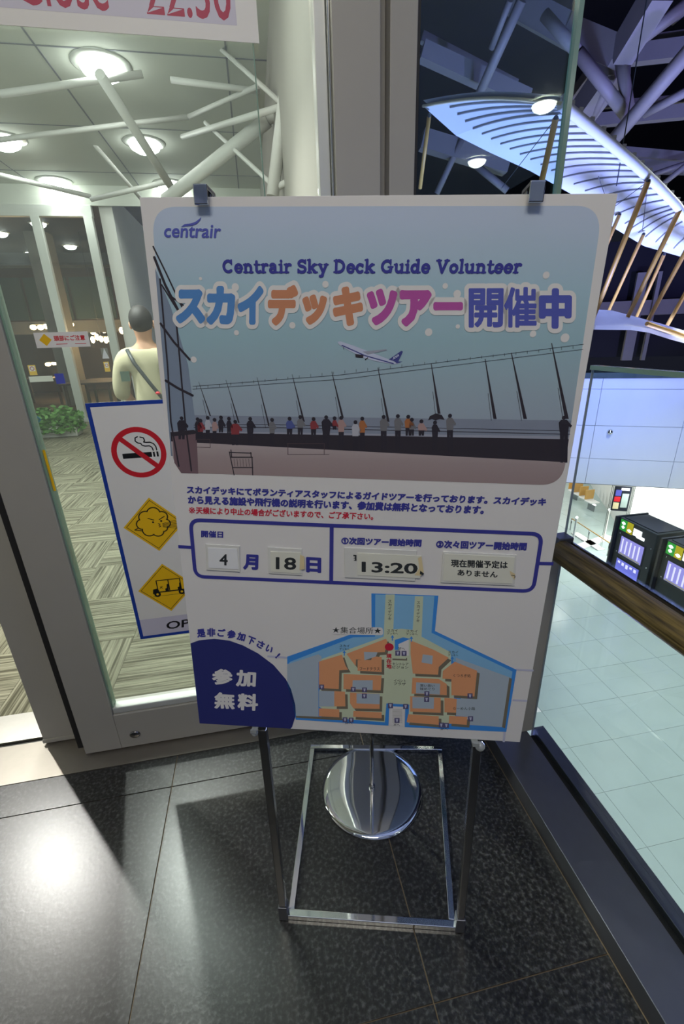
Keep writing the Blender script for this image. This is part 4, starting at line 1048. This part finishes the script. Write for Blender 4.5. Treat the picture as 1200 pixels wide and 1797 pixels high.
txt('schedule_lettering', pb, '②次々回ツアー開始時間', X(764.5, 961.5), X(923, 966), X(765.5, 947.5), 10, M['navy'], .054)
txt('schedule_lettering', pb, '月', X(426.5, 999), X(453, 1000.5), X(427, 972), 10, M['navy'], .055); txt('schedule_lettering', pb, '日', X(537, 1004), X(563.5, 1005.5), X(537, 977), 10, M['navy'], .055)
def plate(q4, card, cm, wd=.0022):
    t = MB(); P3 = [(u, v, .0003) for u, v in [X(*p_) for p_ in q4]][::-1]
    t.prism(P3, (0, 0, wd), M['acryl']); o = t.build('date_plate', pb, .0006)
    k = MB(); P3 = [(u, v, wd + .0004) for u, v in [X(*p_) for p_ in card]][::-1]; k.prism(P3, (0, 0, .0009), cm); k.build('card', o)
    return o, (wd + .0004 + .0009 + .0002) / LH
a_, lay = plate([(361, 954), (421, 957.5), (421.5, 1003), (362.5, 999.5)], [(365.5, 960), (416.5, 962.5), (419.5, 998), (367, 995)], M['card2'])
t_ = MB(); fit(t_, '4', X(386, 990), X(400.5, 991), X(386, 970.5), lay, M['pblack'], .02); t_.build('numeral', a_)
a_, lay = plate([(470, 959.5), (530, 962.5), (530.5, 1009), (471.5, 1005.5)], [(475.5, 966.5), (527.5, 969), (528, 1005), (476, 1002)], M['card'])
t_ = MB(); fit(t_, '18', X(484.5, 997.5), X(520, 999), X(484.5, 976), lay, M['pblack'], .024); t_.build('numeral', a_)
t_ = MB(); poly(t_, [X(527, 972), X(534, 975), X(535, 997), X(526, 999)], lay, M['tape']); t_.build('tape', a_)
a_, lay = plate([(604, 960), (731, 965.5), (728, 1019), (605, 1012.5)], [(627, 969), (739, 974.5), (737, 1013.5), (627, 1008)], M['card'])
t_ = MB(); fit(t_, '13:20', X(634.5, 1002.5), X(732, 1006), X(634.5, 984), lay, M['pblack'], .028)
poly(t_, [X(620, 972.5), X(625.5, 972.8), X(625.5, 983), X(620.5, 982.5), X(623, 981), X(623, 979), X(620, 978.5), X(623, 977), X(623, 975), X(620, 974.5)], 12 + .0025 / LH, M['pblack']); t_.build('numeral', a_)
t_ = MB(); poly(t_, [X(733, 978), X(739, 975), X(743, 1003), X(738, 1009), X(727, 1008), X(735, 996)], lay + .3, M['tape']); poly(t_, [X(737, 1000), X(743.5, 1005), X(742, 1008), X(736, 1006)], lay + .6, M['pblack']); t_.build('tape', a_)
a_, lay = plate([(777, 967), (906, 973), (902, 1027), (773, 1021.5)], [(780, 970.5), (902, 976.5), (898, 1023), (776.5, 1017.5)], M['card'])
txt('lettering', a_, '現在開催予定は', X(790.5, 993.5), X(889.5, 997), X(790.5, 980), lay, M['pblack'], .034); txt('lettering', a_, 'ありません', X(802, 1008.5), X(872, 1012.5), X(802, 998), lay, M['pblack'], .034)
t_ = MB(); poly(t_, [X(893, 1000), X(903, 1006), X(902, 1016), X(895, 1008)], lay + .3, M['tape']); line(t_, [X(896, 1008), X(902.5, 1009), X(902, 1013)], PB * 1.2, lay + .5, M['pblack'], rnd=False); t_.build('tape', a_)

# --- corner badge
def D3(x, y): return X(320 + x / 3.75, 1030 + y / 3.75)
bd = MB()
arcp = [(110, 350), (210, 340), (310, 352), (400, 384), (500, 437), (600, 512), (680, 605), (730, 700), (748, 785), (744, 850), (722, 920)]
cl = [X(*(332.3, 1129.5))] + [D3(*p_) for p_ in arcp]
u_l = -BW / 2 + .0006
pts = [(u_l, D3(45, 370)[1])] + cl[1:] + [(D3(712, 944)[0], .0008), (u_l, .0008)]
poly(bd, pts, 10, M['deepblue']); bd.build('corner_badge', pb)
bl_ = MB()
for s_, q_ in (('参', (195, 640, 328, 645, 198, 535)), ('加', (352, 652, 482, 658, 355, 543)), ('無', (210, 798, 345, 805, 212, 690)), ('料', (362, 808, 497, 815, 364, 697))):
    fit(bl_, s_, D3(q_[0], q_[1]), D3(q_[2], q_[3]), D3(q_[4], q_[5]), 12, M['paper'], .045)
bl_.build('badge_lettering', pb)
al = MB()
for ch, x, y, ang, sz in (('是', 124, 303, 6, 56), ('非', 190, 298, 0, 56), ('ご', 257, 300, -4, 52), ('参', 323, 311, -10, 56), ('加', 388, 326, -15, 54), ('下', 452, 352, -22, 52), ('さ', 515, 378, -28, 50), ('い', 572, 408, -32, 46), ('!', 628, 452, -45, 44)):
    c = Vector(D3(x, y)); ru = (Vector(D3(x + 10, y)) - c) / 10; rv = (c - Vector(D3(x, y + 10))) / 10; a_ = math.radians(ang)
    ex = ru * math.cos(a_) + rv * math.sin(a_); ey = -ru * math.sin(a_) + rv * math.cos(a_)
    wx = sz * (.3 if ch == '!' else 1); o_ = c - ex * wx / 2 - ey * sz / 2
    fit(al, ch, o_, o_ + ex * wx, o_ + ey * sz, 10, M['navy'], .046)
al.build('arc_lettering', pb)

# --- floor map
mp_ = MB()
def A4(x, y): return X(500 + x / 5.4545, 1030 + y / 5.4545)
def B4(x, y): return X(660 + x / 4.2857, 1030 + y / 4.2857)
mc = lambda n, *c: mat(n, ink(*c), .55, spec=.2, noise=.02)
def mcol(n, c): return mc('map_' + n, *[v * 157 / 133 for v in c])
mdb, mlb, mkh, mgr, mor_, mdk, mgp, msky = mcol('blue', (38, 84, 128)), mcol('light_blue', (80, 110, 128)), mcol('khaki', (122, 125, 103)), mcol('grey', (104, 110, 113)), mcol('orange', (138, 94, 64)), mcol('shade', (72, 66, 54)), mcol('grey_line', (116, 114, 122)), mcol('purple', (54, 50, 70))
PA = lambda pts, l, m: poly(mp_, [A4(*p_) for p_ in pts], l, m)
PBp = lambda pts, l, m: poly(mp_, [B4(*p_) for p_ in pts], l, m)
XX = lambda pts, l, m: poly(mp_, [X(*p_) for p_ in pts], l, m)
# outline, with the notch at the bottom stairs
XX([(504, 1152), (615, 1113), (652, 1113), (651.5, 1041), (769, 1045), (763, 1107), (906, 1175), (888, 1284), (710, 1275.5), (711, 1240), (683, 1239), (681.5, 1273), (519, 1262.5), (512, 1230), (504, 1200)], 10, mdb)
XX([(509, 1161), (620, 1118), (658, 1117), (658.5, 1043), (762, 1046), (757, 1110), (899, 1178), (897, 1190), (760, 1150), (560, 1156), (505, 1166)], 10.6, mlb)
XX([(562, 1157), (673, 1117), (676.5, 1043), (692.5, 1043), (690, 1104), (705, 1103), (724, 1105), (728, 1046), (742.5, 1046), (739.5, 1117), (790, 1144), (800, 1270), (716, 1268), (718, 1236), (678, 1234), (675, 1267), (600, 1261), (560, 1240)], 11, mkh)
PA([(22, 738), (320, 642), (350, 665), (350, 700), (320, 720), (320, 1245), (105, 1232), (100, 1130), (60, 980), (22, 900)], 12, mgr)
PBp([(598, 530), (1008, 680), (945, 1052), (690, 1035), (600, 700)], 12, mgr)
PBp([(1000, 680), (1020, 690), (968, 1062), (945, 1052)], 12.3, mdk)
PA([(105, 1230), (540, 1250), (560, 1275), (105, 1250)], 12.3, mdk)
# dark drop shades then the orange blocks
OA = [[(325, 712), (545, 645), (580, 750), (605, 790), (520, 795), (515, 975), (325, 965)], [(588, 638), (965, 493), (980, 520), (955, 620), (885, 625), (870, 660), (760, 700), (680, 690), (676, 755)],
      [(695, 697), (825, 697), (835, 662), (925, 668), (925, 812), (695, 800)], [(560, 830), (925, 845), (915, 988), (560, 975)],
      [(472, 993), (575, 1000), (578, 1140), (472, 1140)], [(622, 1008), (908, 1020), (905, 1165), (655, 1160), (622, 1110)], [(325, 1158), (520, 1170), (520, 1245), (325, 1235)], [(655, 1185), (925, 1197), (925, 1255), (652, 1240)]]
for b_ in OA:
    PA([(x + 24, y + 26) for x, y in b_], 12.5, mdk); PA(b_, 13.2, mor_)
OB = [[(258, 400), (430, 470), (545, 530), (470, 600), (465, 658), (275, 650), (258, 500)], [(500, 630), (590, 560), (758, 628), (738, 822), (565, 812), (565, 692), (498, 688)],
      [(272, 680), (470, 690), (530, 728), (530, 812), (265, 800)], [(255, 820), (485, 832), (485, 945), (255, 935)], [(512, 832), (605, 838), (600, 945), (512, 940)], [(240, 955), (470, 970), (470, 1035), (228, 1015)], [(548, 965), (685, 975), (680, 1035), (545, 1025)]]
for b_ in OB:
    PBp([(x + 20, y + 20) for x, y in b_], 12.5, mdk); PBp(b_, 13.2, mor_)
for b_ in ([(755, 618), (885, 622), (870, 662), (760, 700)], [(648, 890), (840, 890), (838, 985), (645, 975)], [(685, 1015), (908, 1022), (905, 1120), (685, 1112)], [(325, 990), (472, 995), (470, 1142), (325, 1140)]): PA(b_, 13.6, mgr)
for b_ in ([(350, 505), (425, 515), (420, 580), (340, 565)], [(300, 715), (480, 725), (478, 808), (298, 798)], [(272, 825), (435, 830), (432, 915), (272, 910)], [(605, 838), (760, 842), (740, 980), (600, 965)]): PBp(b_, 13.6, mgr)
# blue triangle and white stairs
PA([(1050, 505), (1130, 480), (1200, 495), (1085, 545), (1085, 600), (1050, 600)], 13, mdb); PA([(1085, 545), (1185, 500), (1185, 655), (1100, 655)], 13.2, M['paper'])
PBp([(105, 895), (215, 900), (212, 1045), (95, 1040)], 13, M['paper'])
for k in range(14): line(mp_, [B4(122, 918 + k * 7.5), B4(196, 921 + k * 7.5)], PB * .45, 13.5, mdk, rnd=False)
PBp([(122, 528), (232, 532), (232, 552), (122, 548)], 13.5, mdk); PBp([(118, 520), (225, 524), (225, 540), (118, 536)], 13.7, mkh)
# arrows, pictogram squares
for x, y in ((122, 360), (264, 368), (571, 520)): PBp([(x, y), (x + 14, y + 20), (x + 4, y + 20), (x + 4, y + 42), (x - 4, y + 42), (x - 4, y + 20), (x - 14, y + 20)], 14, mdb)
PA([(568, 605), (585, 630), (573, 630), (573, 655), (563, 655), (563, 630), (551, 630)], 14, mdb)
def picto(x, y, s_=38, B=True):
    f_ = B4 if B else A4; poly(mp_, [f_(x, y), f_(x + s_, y), f_(x + s_, y + s_), f_(x, y + s_)], 14, msky)
    poly(mp_, [f_(x + s_ * .25, y + s_ * .2), f_(x + s_ * .75, y + s_ * .2), f_(x + s_ * .6, y + s_ * .8), f_(x + s_ * .4, y + s_ * .8)], 14.3, mgp)
for a_ in ((143, 477), (190, 479), (88, 872), (202, 878), (137, 983), (470, 1018), (508, 1020), (362, 782), (360, 825), (686, 798), (690, 970)): picto(*a_)
for a_ in ((552, 1245), (610, 1248), (328, 932), (630, 955), (738, 960), (736, 1018), (985, 1108)): picto(*a_, 46, False)
disc(mp_, B4(98, 450), PB * 8.2, 14, M['pred'], 28)
# fine guide lines of the sheet
for a_, b_ in ((B4(1050, 620), B4(1182, 628)), (B4(1025, 850), B4(1135, 856)), (B4(965, 1085), B4(958, 1165)), (D3(560, 455), D3(690, 465))): line(mp_, [a_, b_], PB * 4.2, 9, mgp, rnd=False)
poly(mp_, rrect([A4(450, 370), A4(935, 385), A4(940, 460), A4(450, 450)], .006, 4), 14, M['paper'])
mapo = mp_.build('map_print', pb)
txt('map_label', mapo, '★集合場所★', A4(452, 440), A4(918, 448), A4(455, 378), 15, M['pblack'], .004)
for k, ch in enumerate('スカイデッキ'):
    y = 122 + k * 33; txt('map_label', mapo, ch, A4(985, y + 28), A4(1018, y + 28), A4(986, y), 15, M['pblack'], .004)
    y = 106 + k * 27; x = 305 - k * .6; txt('map_label', mapo, ch, B4(x, y + 22), B4(x + 24, y + 22), B4(x, y), 15, M['pblack'], .004)
for k, ch in enumerate('現在地'):
    y = 500 + k * 38; txt('map_label', mapo, ch, B4(76, y + 35), B4(116, y + 36), B4(76, y), 15, M['pred'], .04)
def two(l1, l2, x, y, w_, h_, f_=B4):
    for k, t_ in enumerate((l1, l2)):
        if t_: txt('map_label', mapo, t_, f_(x, y + h_ * (k + .85)), f_(x + w_, y + h_ * (k + .85) + 2), f_(x, y + h_ * k), 15, M['pblack'], .006)
two('スカイ', 'デッキへ', 82, 315, 80, 22); two('スカイ', 'デッキへ', 225, 320, 85, 22); two('スカイ', 'デッキへ', 540, 478, 75, 22); two('スカイ', 'デッキへ', 522, 548, 95, 30, A4)
two('セントレア', 'ビジョン', 122, 566, 120, 24); two('イベント', 'プラザ', 132, 692, 90, 24); two('買い良い', '味めぐり', 330, 728, 108, 25); two('くつろぎ処', None, 580, 652, 130, 28)
two('らーめん小路', None, 578, 900, 165, 26); two('フードテラス', None, 715, 765, 190, 36, A4); two('3Fへ', None, 165, 452, 50, 22); two('3Fへ', None, 130, 1025, 48, 20); two('3Fへ', None, 482, 1058, 58, 18); two('3Fへ', None, 575, 1290, 72, 24, A4)

# ================================================================== SIGN ON THE DOOR GLASS
YSG = 1.5655
sx0 = -.54; sf = Frame((sx0, YSG - .0025, .50), (1, 0, 0), (0, 0, 1))
ds = empty('door_sign', mw=sf.mw, label='blue-edged white notice with no-smoking and yellow warning signs on the door glass', cat='sign')
sz_ = [sf.px(147, 708), sf.px(246, 1122)]; SH = sf.px(147, 708)[1]; SB = sf.px(246, 1122)[1]; SW = .56
MB().box((0, SB, -.002), (SW, SH, 0), M['white']).build('sheet', ds)
b_ = MB()
for q_ in ([(0, SB), (SW, SB), (SW, SB + .012), (0, SB + .012)], [(0, SH - .013), (SW, SH - .013), (SW, SH), (0, SH)], [(0, SB), (.0125, SB), (.0125, SH), (0, SH)], [(SW - .0125, SB), (SW, SB), (SW, SH), (SW - .0125, SH)]): poly(b_, q_, 2, M['blue'])
b_.build('border', ds)
E8 = lambda x, y: sf.px(x / 2.683, 680 + y / 2.683)
b_ = MB(); poly(b_, [(.0125, SB + .012), (SW - .0125, SB + .012), (SW - .0125, E8(660, 1095)[1]), (.0125, E8(660, 1095)[1])], 1, M['lav'])
fit(b_, 'OPEN', E8(783, 1140), (E8(783, 1140)[0] + .17, E8(783, 1140)[1]), E8(783, 1103), 3, M['black'], .02); b_.build('opening_lettering', ds)
cc_ = Vector(E8(655, 307)); R1 = (E8(655, 187)[1] - E8(655, 428)[1]) / 2
n_ = MB()
poly(n_, [(cc_.x - R1 * .62, cc_.y - R1 * .20), (cc_.x + R1 * .45, cc_.y - R1 * .20), (cc_.x + R1 * .45, cc_.y - .0), (cc_.x - R1 * .62, cc_.y - .0)], 2, M['black'])
for k in (0, 1): x = cc_.x + R1 * (.50 + .13 * k); poly(n_, [(x, cc_.y - R1 * .2), (x + R1 * .07, cc_.y - R1 * .2), (x + R1 * .07, cc_.y), (x, cc_.y)], 2, M['black'])
sm = [(.05, .62), (-.04, .58), (-.06, .46), (.02, .38), (.12, .36), (.16, .28), (.26, .24), (.42, .24), (.5, .18), (.53, .06)]
line(n_, [(cc_.x + R1 * a, cc_.y + R1 * b) for a, b in sm], R1 * .045, 2, M['black'])
sm = [(.14, .60), (.26, .56), (.28, .46), (.24, .40), (.34, .38), (.46, .38), (.58, .32), (.65, .20), (.66, .06)]
line(n_, [(cc_.x + R1 * a, cc_.y + R1 * b) for a, b in sm], R1 * .045, 2, M['black'])
ring(n_, cc_, R1 * .80, R1, 3, M['red']); line(n_, [(cc_.x - R1 * .62, cc_.y + R1 * .62), (cc_.x + R1 * .62, cc_.y - R1 * .62)], R1 * .19, 3, M['red'], rnd=False)
n_.build('no_smoking_symbol', ds)
def diamond(c, r, fn, nm):
    d_ = MB(); cx_, cy_ = c
    poly(d_, [(cx_, cy_ + r), (cx_ + r, cy_), (cx_, cy_ - r), (cx_ - r, cy_)], 2, M['yellow'])
    q_ = [(cx_, cy_ + r * .9), (cx_ + r * .9, cy_), (cx_, cy_ - r * .9), (cx_ - r * .9, cy_)]; line(d_, q_, r * .018, 3, M['black'], closed=True, rnd=False)
    fn(d_, lambda a, b: (cx_ + a * r, cy_ + b * r), r); d_.build(nm, ds)
def wind(d_, f, r):
    # puffing cloud
    lobes = [(-.22, .30, .21), (.05, .42, .20), (.30, .28, .17), (-.38, .06, .17), (.38, .02, .14), (-.20, -.18, .20), (.08, -.24, .18), (.28, -.14, .12)]
    for a, b, q_ in lobes: disc(d_, f(a, b), r * (q_ + .035), 3, M['black'])
    for a, b, q_ in lobes: disc(d_, f(a, b), r * (q_ - .005), 4, M['yellow'])
    disc(d_, f(0, .08), r * .36, 4, M['yellow'])
    line(d_, [f(-.52, -.06), f(-.66, -.12), f(-.42, -.18)], r * .03, 5, M['black']); line(d_, [f(-.16, .26), f(.02, .18)], r * .03, 5, M['black']); line(d_, [f(.38, .28), f(.20, .18)], r * .03, 5, M['black'])
    disc(d_, f(-.02, .10), r * .035, 5, M['black']); disc(d_, f(.25, .12), r * .035, 5, M['black'])
    line(d_, [f(.14, .04), f(.20, .01), f(.15, -.03), f(.21, -.07), f(.15, -.10)], r * .022, 5, M['black'])
    for k in range(6): line(d_, [f(.27, .02 - k * .025), f(.85, .12 - k * .07)], r * .016, 5, M['black'], rnd=False)
def cartp(d_, f, r):
    L = lambda p_, w_=.035: line(d_, [f(*q_) for q_ in p_], r * w_, 4, M['black'])
    L([(-.32, -.02), (-.32, .34), (.50, .34), (.50, -.12)]); L([(.09, .34), (.09, -.1)]); L([(-.30, -.14), (.6, -.14)], .05)
    for a, b in ((-.36, -.22), (.50, -.22)): disc(d_, f(a, b), r * .115, 4, M['black']); disc(d_, f(a, b), r * .045, 5, M['yellow'])
    poly(d_, [f(-.52, -.2), f(-.48, 0), (f(-.32, .02)), f(-.28, -.08), f(-.30, -.16)], 4, M['black'])
    for x in (-.06, .38): poly(d_, [f(x, -.12), f(x, -.02), f(x + .06, .0), f(x + .08, .16), f(x + .14, .17), f(x + .12, -.12)], 4, M['black'])
    L([(-.22, .08), (-.14, .00)], .02); L([(-.24, .0), (-.14, .1)], .02); L([(-.52, -.3), (.66, -.3)], .012)
rd = (E8(705, 518)[1] - E8(745, 770)[1]) / 2
diamond(((E8(580, 655)[0] + rd), (E8(705, 518)[1] + E8(745, 770)[1]) / 2), rd, wind, 'wind_warning_symbol')
rd2 = (E8(765, 830)[1] - E8(808, 1052)[1]) / 2
diamond(((E8(650, 958)[0] + rd2), (E8(765, 830)[1] + E8(808, 1052)[1]) / 2), rd2, cartp, 'cart_warning_symbol')

# opening hours sheet above
hf = Frame((-.6, YSG - .003, 2.3), (1, 0, 0), (0, 0, 1))
cs = empty('opening_hours_sheet', mw=hf.mw, label='white sheet with crimson closing time 22:30 at the top left of the door glass', cat='sign')
u0, v0 = hf.px(455, 76)
MB().box((-.1, v0, -.002), (u0, v0 + .4, 0), M['white']).build('sheet', cs)
t_ = MB(); u1, v1 = hf.px(416, 45); poly(t_, [(-.06, v1), (u1, v1), (u1, v1 + .25), (-.06, v1 + .25)], 2, M['lav']); t_.build('lavender_panel', cs)
t_ = MB()
by = hf.px(300, 29)[1]; xl = hf.px(258, 24)[0]; xr = hf.px(408, 35)[0]
fit(t_, '22:30', (xl, by), (xr, by), (xl, by + .105), 4, M['crim'], .008); t_.build('lettering', cs); t_ = MB()
xl = hf.px(28, -5)[0]; xr = hf.px(192, 13)[0]; fit(t_, 'Close', (xl, by), (xr, by), (xl, by + .105), 4, M['crim'], .004)
t_.build('lettering', cs)

# stickers on the door glass and the far glazing
def sticker(nm, q_, Y, m, lb, cat='sticker', extra=None, grp=None):
    x0 = min(PY(*p_, Y).x for p_ in q_); z0 = min(PY(*p_, Y).z for p_ in q_)
    f = Frame((x0, Y, z0), (1, 0, 0), (0, 0, 1)); t = empty(nm, mw=f.mw, label=lb, cat=cat, group=grp)
    us = [f.px(*p_) for p_ in q_]; a0, b0, a1, b1 = bbox(us)
    MB().box((a0, b0, -.001), (a1, b1, 0), m).build('film', t)
    if extra: e_ = MB(); extra(e_, f, a0, b0, a1, b1); e_.build('print', t)
    return t
def caut(e_, f, a0, b0, a1, b1):
    h_ = b1 - b0; w_ = a1 - a0; c = (a0 + w_ * .19, b0 + h_ * .52); r = h_ * .40
    poly(e_, [(c[0], c[1] + r), (c[0] + r, c[1]), (c[0], c[1] - r), (c[0] - r, c[1])], 2, M['yellow'])
    fit(e_, '頭部にご注意', (a0 + w_ * .35, b0 + h_ * .42), (a0 + w_ * .93, b0 + h_ * .42), (a0 + w_ * .35, b0 + h_ * .78), 2, M['red'], .03)
    for k in range(2): poly(e_, [(a0 + w_ * (.37 + .35 * k), b0 + h_ * .2), (a0 + w_ * (.58 + .35 * k), b0 + h_ * .2), (a0 + w_ * (.58 + .35 * k), b0 + h_ * .24), (a0 + w_ * (.37 + .35 * k), b0 + h_ * .24)], 2, M['red'])
sticker('caution_sticker', [(58, 584), (159, 608)], YSG, M['white'], 'white caution sticker with yellow diamond and red lettering on the door glass', extra=caut)
sticker('glass_marker', [(95, 656), (115, 673)], YSG, M['navy2'], 'small navy square stuck on the door glass', 'sticker')
sticker('glass_marker', [(210, 652), (229, 669)], YSG, M['greenlt'] if 'greenlt' in M else mat('pale_green_film', rgb(150, 176, 150), .5, noise=.02), 'small pale green square stuck on the door glass', 'sticker')
def face_(e_, f, a0, b0, a1, b1):
    poly(e_, [(a0 + .02, b0 + .08), (a1 - .02, b0 + .08), (a1 - .02, b1 - .02), (a0 + .02, b1 - .02)], 2, M['white']); ring(e_, ((a0 + a1) / 2, (b0 + b1) / 2 + .03), (a1 - a0) * .2, (a1 - a0) * .3, 3, M['crim'], 16)
sticker('camera_notice', [(48, 641), (66, 658)], 10.98, M['yellow'], 'yellow notice card on the second glazing, left one beside the navy square', 'notice', face_)
sticker('camera_notice', [(181, 635), (194, 652)], 10.98, M['yellow'], 'yellow notice card on the second glazing, right one beside the white post', 'notice', face_)
sticker('white_strip', [(50, 661), (94, 669)], 10.98, M['white'], 'narrow white notice strip left of the navy square', 'notice')
def tri(e_, f, a0, b0, a1, b1): poly(e_, [(a0, b0), (a1, b0), ((a0 + a1) / 2, b1)], 3, M['lav'])
a_ = PY(72, 790, YSG); b_ = PY(91, 862, YSG)
yk = empty('edge_tape', (-.7035, YSG, b_.z), 'narrow yellow tape strip along the left edge of the door glass', 'tape'); MB().box((0, -.001, 0), (.012, 0, a_.z - b_.z), M['yellow']).build('strip', yk)
c_ = PY(50, 737, 1.612); tk_ = empty('diamond_sticker', (c_.x, 1.612, c_.z), 'teal outlined diamond sticker half hidden behind the left door stile', 'sticker'); d_ = MB(); R_d = PY(71, 737, 1.612).x - c_.x
for k in range(4):
    f1, f2 = [(0, 1), (1, 0), (0, -1), (-1, 0)][k], [(1, 0), (0, -1), (-1, 0), (0, 1)][k]
    d_.bar((f1[0] * R_d, 0, f1[1] * R_d), (f2[0] * R_d, 0, f2[1] * R_d), .0012, .006, M['tealfilm'])
d_.build('outline', tk_)
t9 = sticker('triangle_notice', [(176, 611), (192, 629)], 10.98, M['column'], 'grey notice with white triangle above the right yellow card', 'notice', tri)
# ================================================================== PERSON BEYOND THE DOOR
def skinmesh(name, verts, edges, radii, m, parent, root=0, sub=2):
    me = bpy.data.meshes.new(name); me.from_pydata([tuple(v) for v in verts], edges, []); me.materials.append(m)
    o = bpy.data.objects.new(name, me); COL.objects.link(o); o.parent = parent
    o.modifiers.new('skin', 'SKIN'); s_ = o.modifiers.new('sub', 'SUBSURF'); s_.levels = sub; s_.render_levels = sub
    for i, r in enumerate(radii):
        d = me.skin_vertices[0].data[i]; d.radius = r if isinstance(r, tuple) else (r, r); d.use_root = (i == root)
    for p_ in me.polygons: p_.use_smooth = True
    o.modifiers['skin'].use_smooth_shade = True
    return o
hp = PY(247, 560, 4.3)
pr = empty('person', (hp.x, 4.3, 0), 'person seen from behind in a beige shirt with a dark shoulder strap', 'person')
hh = 1.86 / 1.75; z = lambda v: v * hh
V_ = [(0, 0, z(.94)), (0, 0, z(1.12)), (0, 0.01, z(1.32)), (0, 0.01, z(1.44)), (0, 0, z(1.52)), (0, .0, z(1.60)), (0, .01, z(1.69)),
      (-.17, 0, z(1.41)), (-.25, .02, z(1.12)), (-.20, .20, z(.98)), (-.15, .28, z(.99)),
      (.17, 0, z(1.41)), (.25, .02, z(1.12)), (.20, .20, z(.98)), (.15, .28, z(.99)),
      (-.10, 0, z(.88)), (-.11, .02, z(.50)), (-.11, -.02, z(.09)), (-.12, .14, z(.035)), (.10, 0, z(.88)), (.11, .02, z(.50)), (.11, -.02, z(.09)), (.12, .14, z(.035))]
E_ = [(0, 1), (1, 2), (2, 3), (3, 4), (4, 5), (5, 6), (3, 7), (7, 8), (8, 9), (9, 10), (3, 11), (11, 12), (12, 13), (13, 14), (0, 15), (15, 16), (16, 17), (17, 18), (0, 19), (19, 20), (20, 21), (21, 22)]
R_ = [(.15, .11), (.135, .10), (.16, .11), (.11, .08), .055, .085, .085, .062, .045, .032, .03, .062, .045, .032, .03, .085, .058, .04, .04, .085, .058, .04, .04]
skinmesh('body', V_, E_, R_, M['skin'], pr)
skinmesh('shirt', [(0, 0, z(.93)), (0, 0, z(1.1)), (0, .01, z(1.3)), (0, .01, z(1.43)), (-.19, 0, z(1.40)), (-.265, .01, z(1.18)), (-.27, .03, z(1.06)), (.19, 0, z(1.40)), (.265, .01, z(1.18)), (.27, .03, z(1.06)), (0, 0, z(1.475))],
         [(0, 1), (1, 2), (2, 3), (3, 4), (4, 5), (5, 6), (3, 7), (7, 8), (8, 9), (3, 10)], [(.185, .14), (.17, .13), (.19, .135), (.15, .11), .095, .075, .07, .095, .075, .07, (.075, .07)], M['shirt'], pr)
skinmesh('trousers', [(0, 0, z(.92)), (-.10, 0, z(.84)), (-.11, .02, z(.50)), (-.11, -.01, z(.12)), (.10, 0, z(.84)), (.11, .02, z(.50)), (.11, -.01, z(.12))], [(0, 1), (1, 2), (2, 3), (0, 4), (4, 5), (5, 6)], [(.17, .125), .10, .078, .06, .10, .078, .06], M['denim'], pr)
hr_ = MB().blob((0, -.01, z(1.675)), (.092, .105, .115), M['hair'], 20, 14).build('hair', pr)
for s_ in (-1, 1):
    MB().blob((s_ * .092, .01, z(1.64)), (.014, .022, .034), M['skin'], 10, 8).build('ear', pr)
    MB().blob((s_ * .12, .06, .05), (.055, .15, .05), M['kblack'], 14, 8).build('shoe', pr)
MB().tube([(-.13, -.10, z(1.46)), (-.08, -.155, z(1.36)), (.02, -.165, z(1.2)), (.12, -.165, z(1.05)), (.17, -.13, z(.96))], .016, M['kblack'], 8).build('shoulder_strap', pr)
MB().blob((.07, -.185, z(1.13)), (.02, .012, .014), M['red'], 10, 6).build('strap_buckle', pr)
bpy.context.view_layer.update()
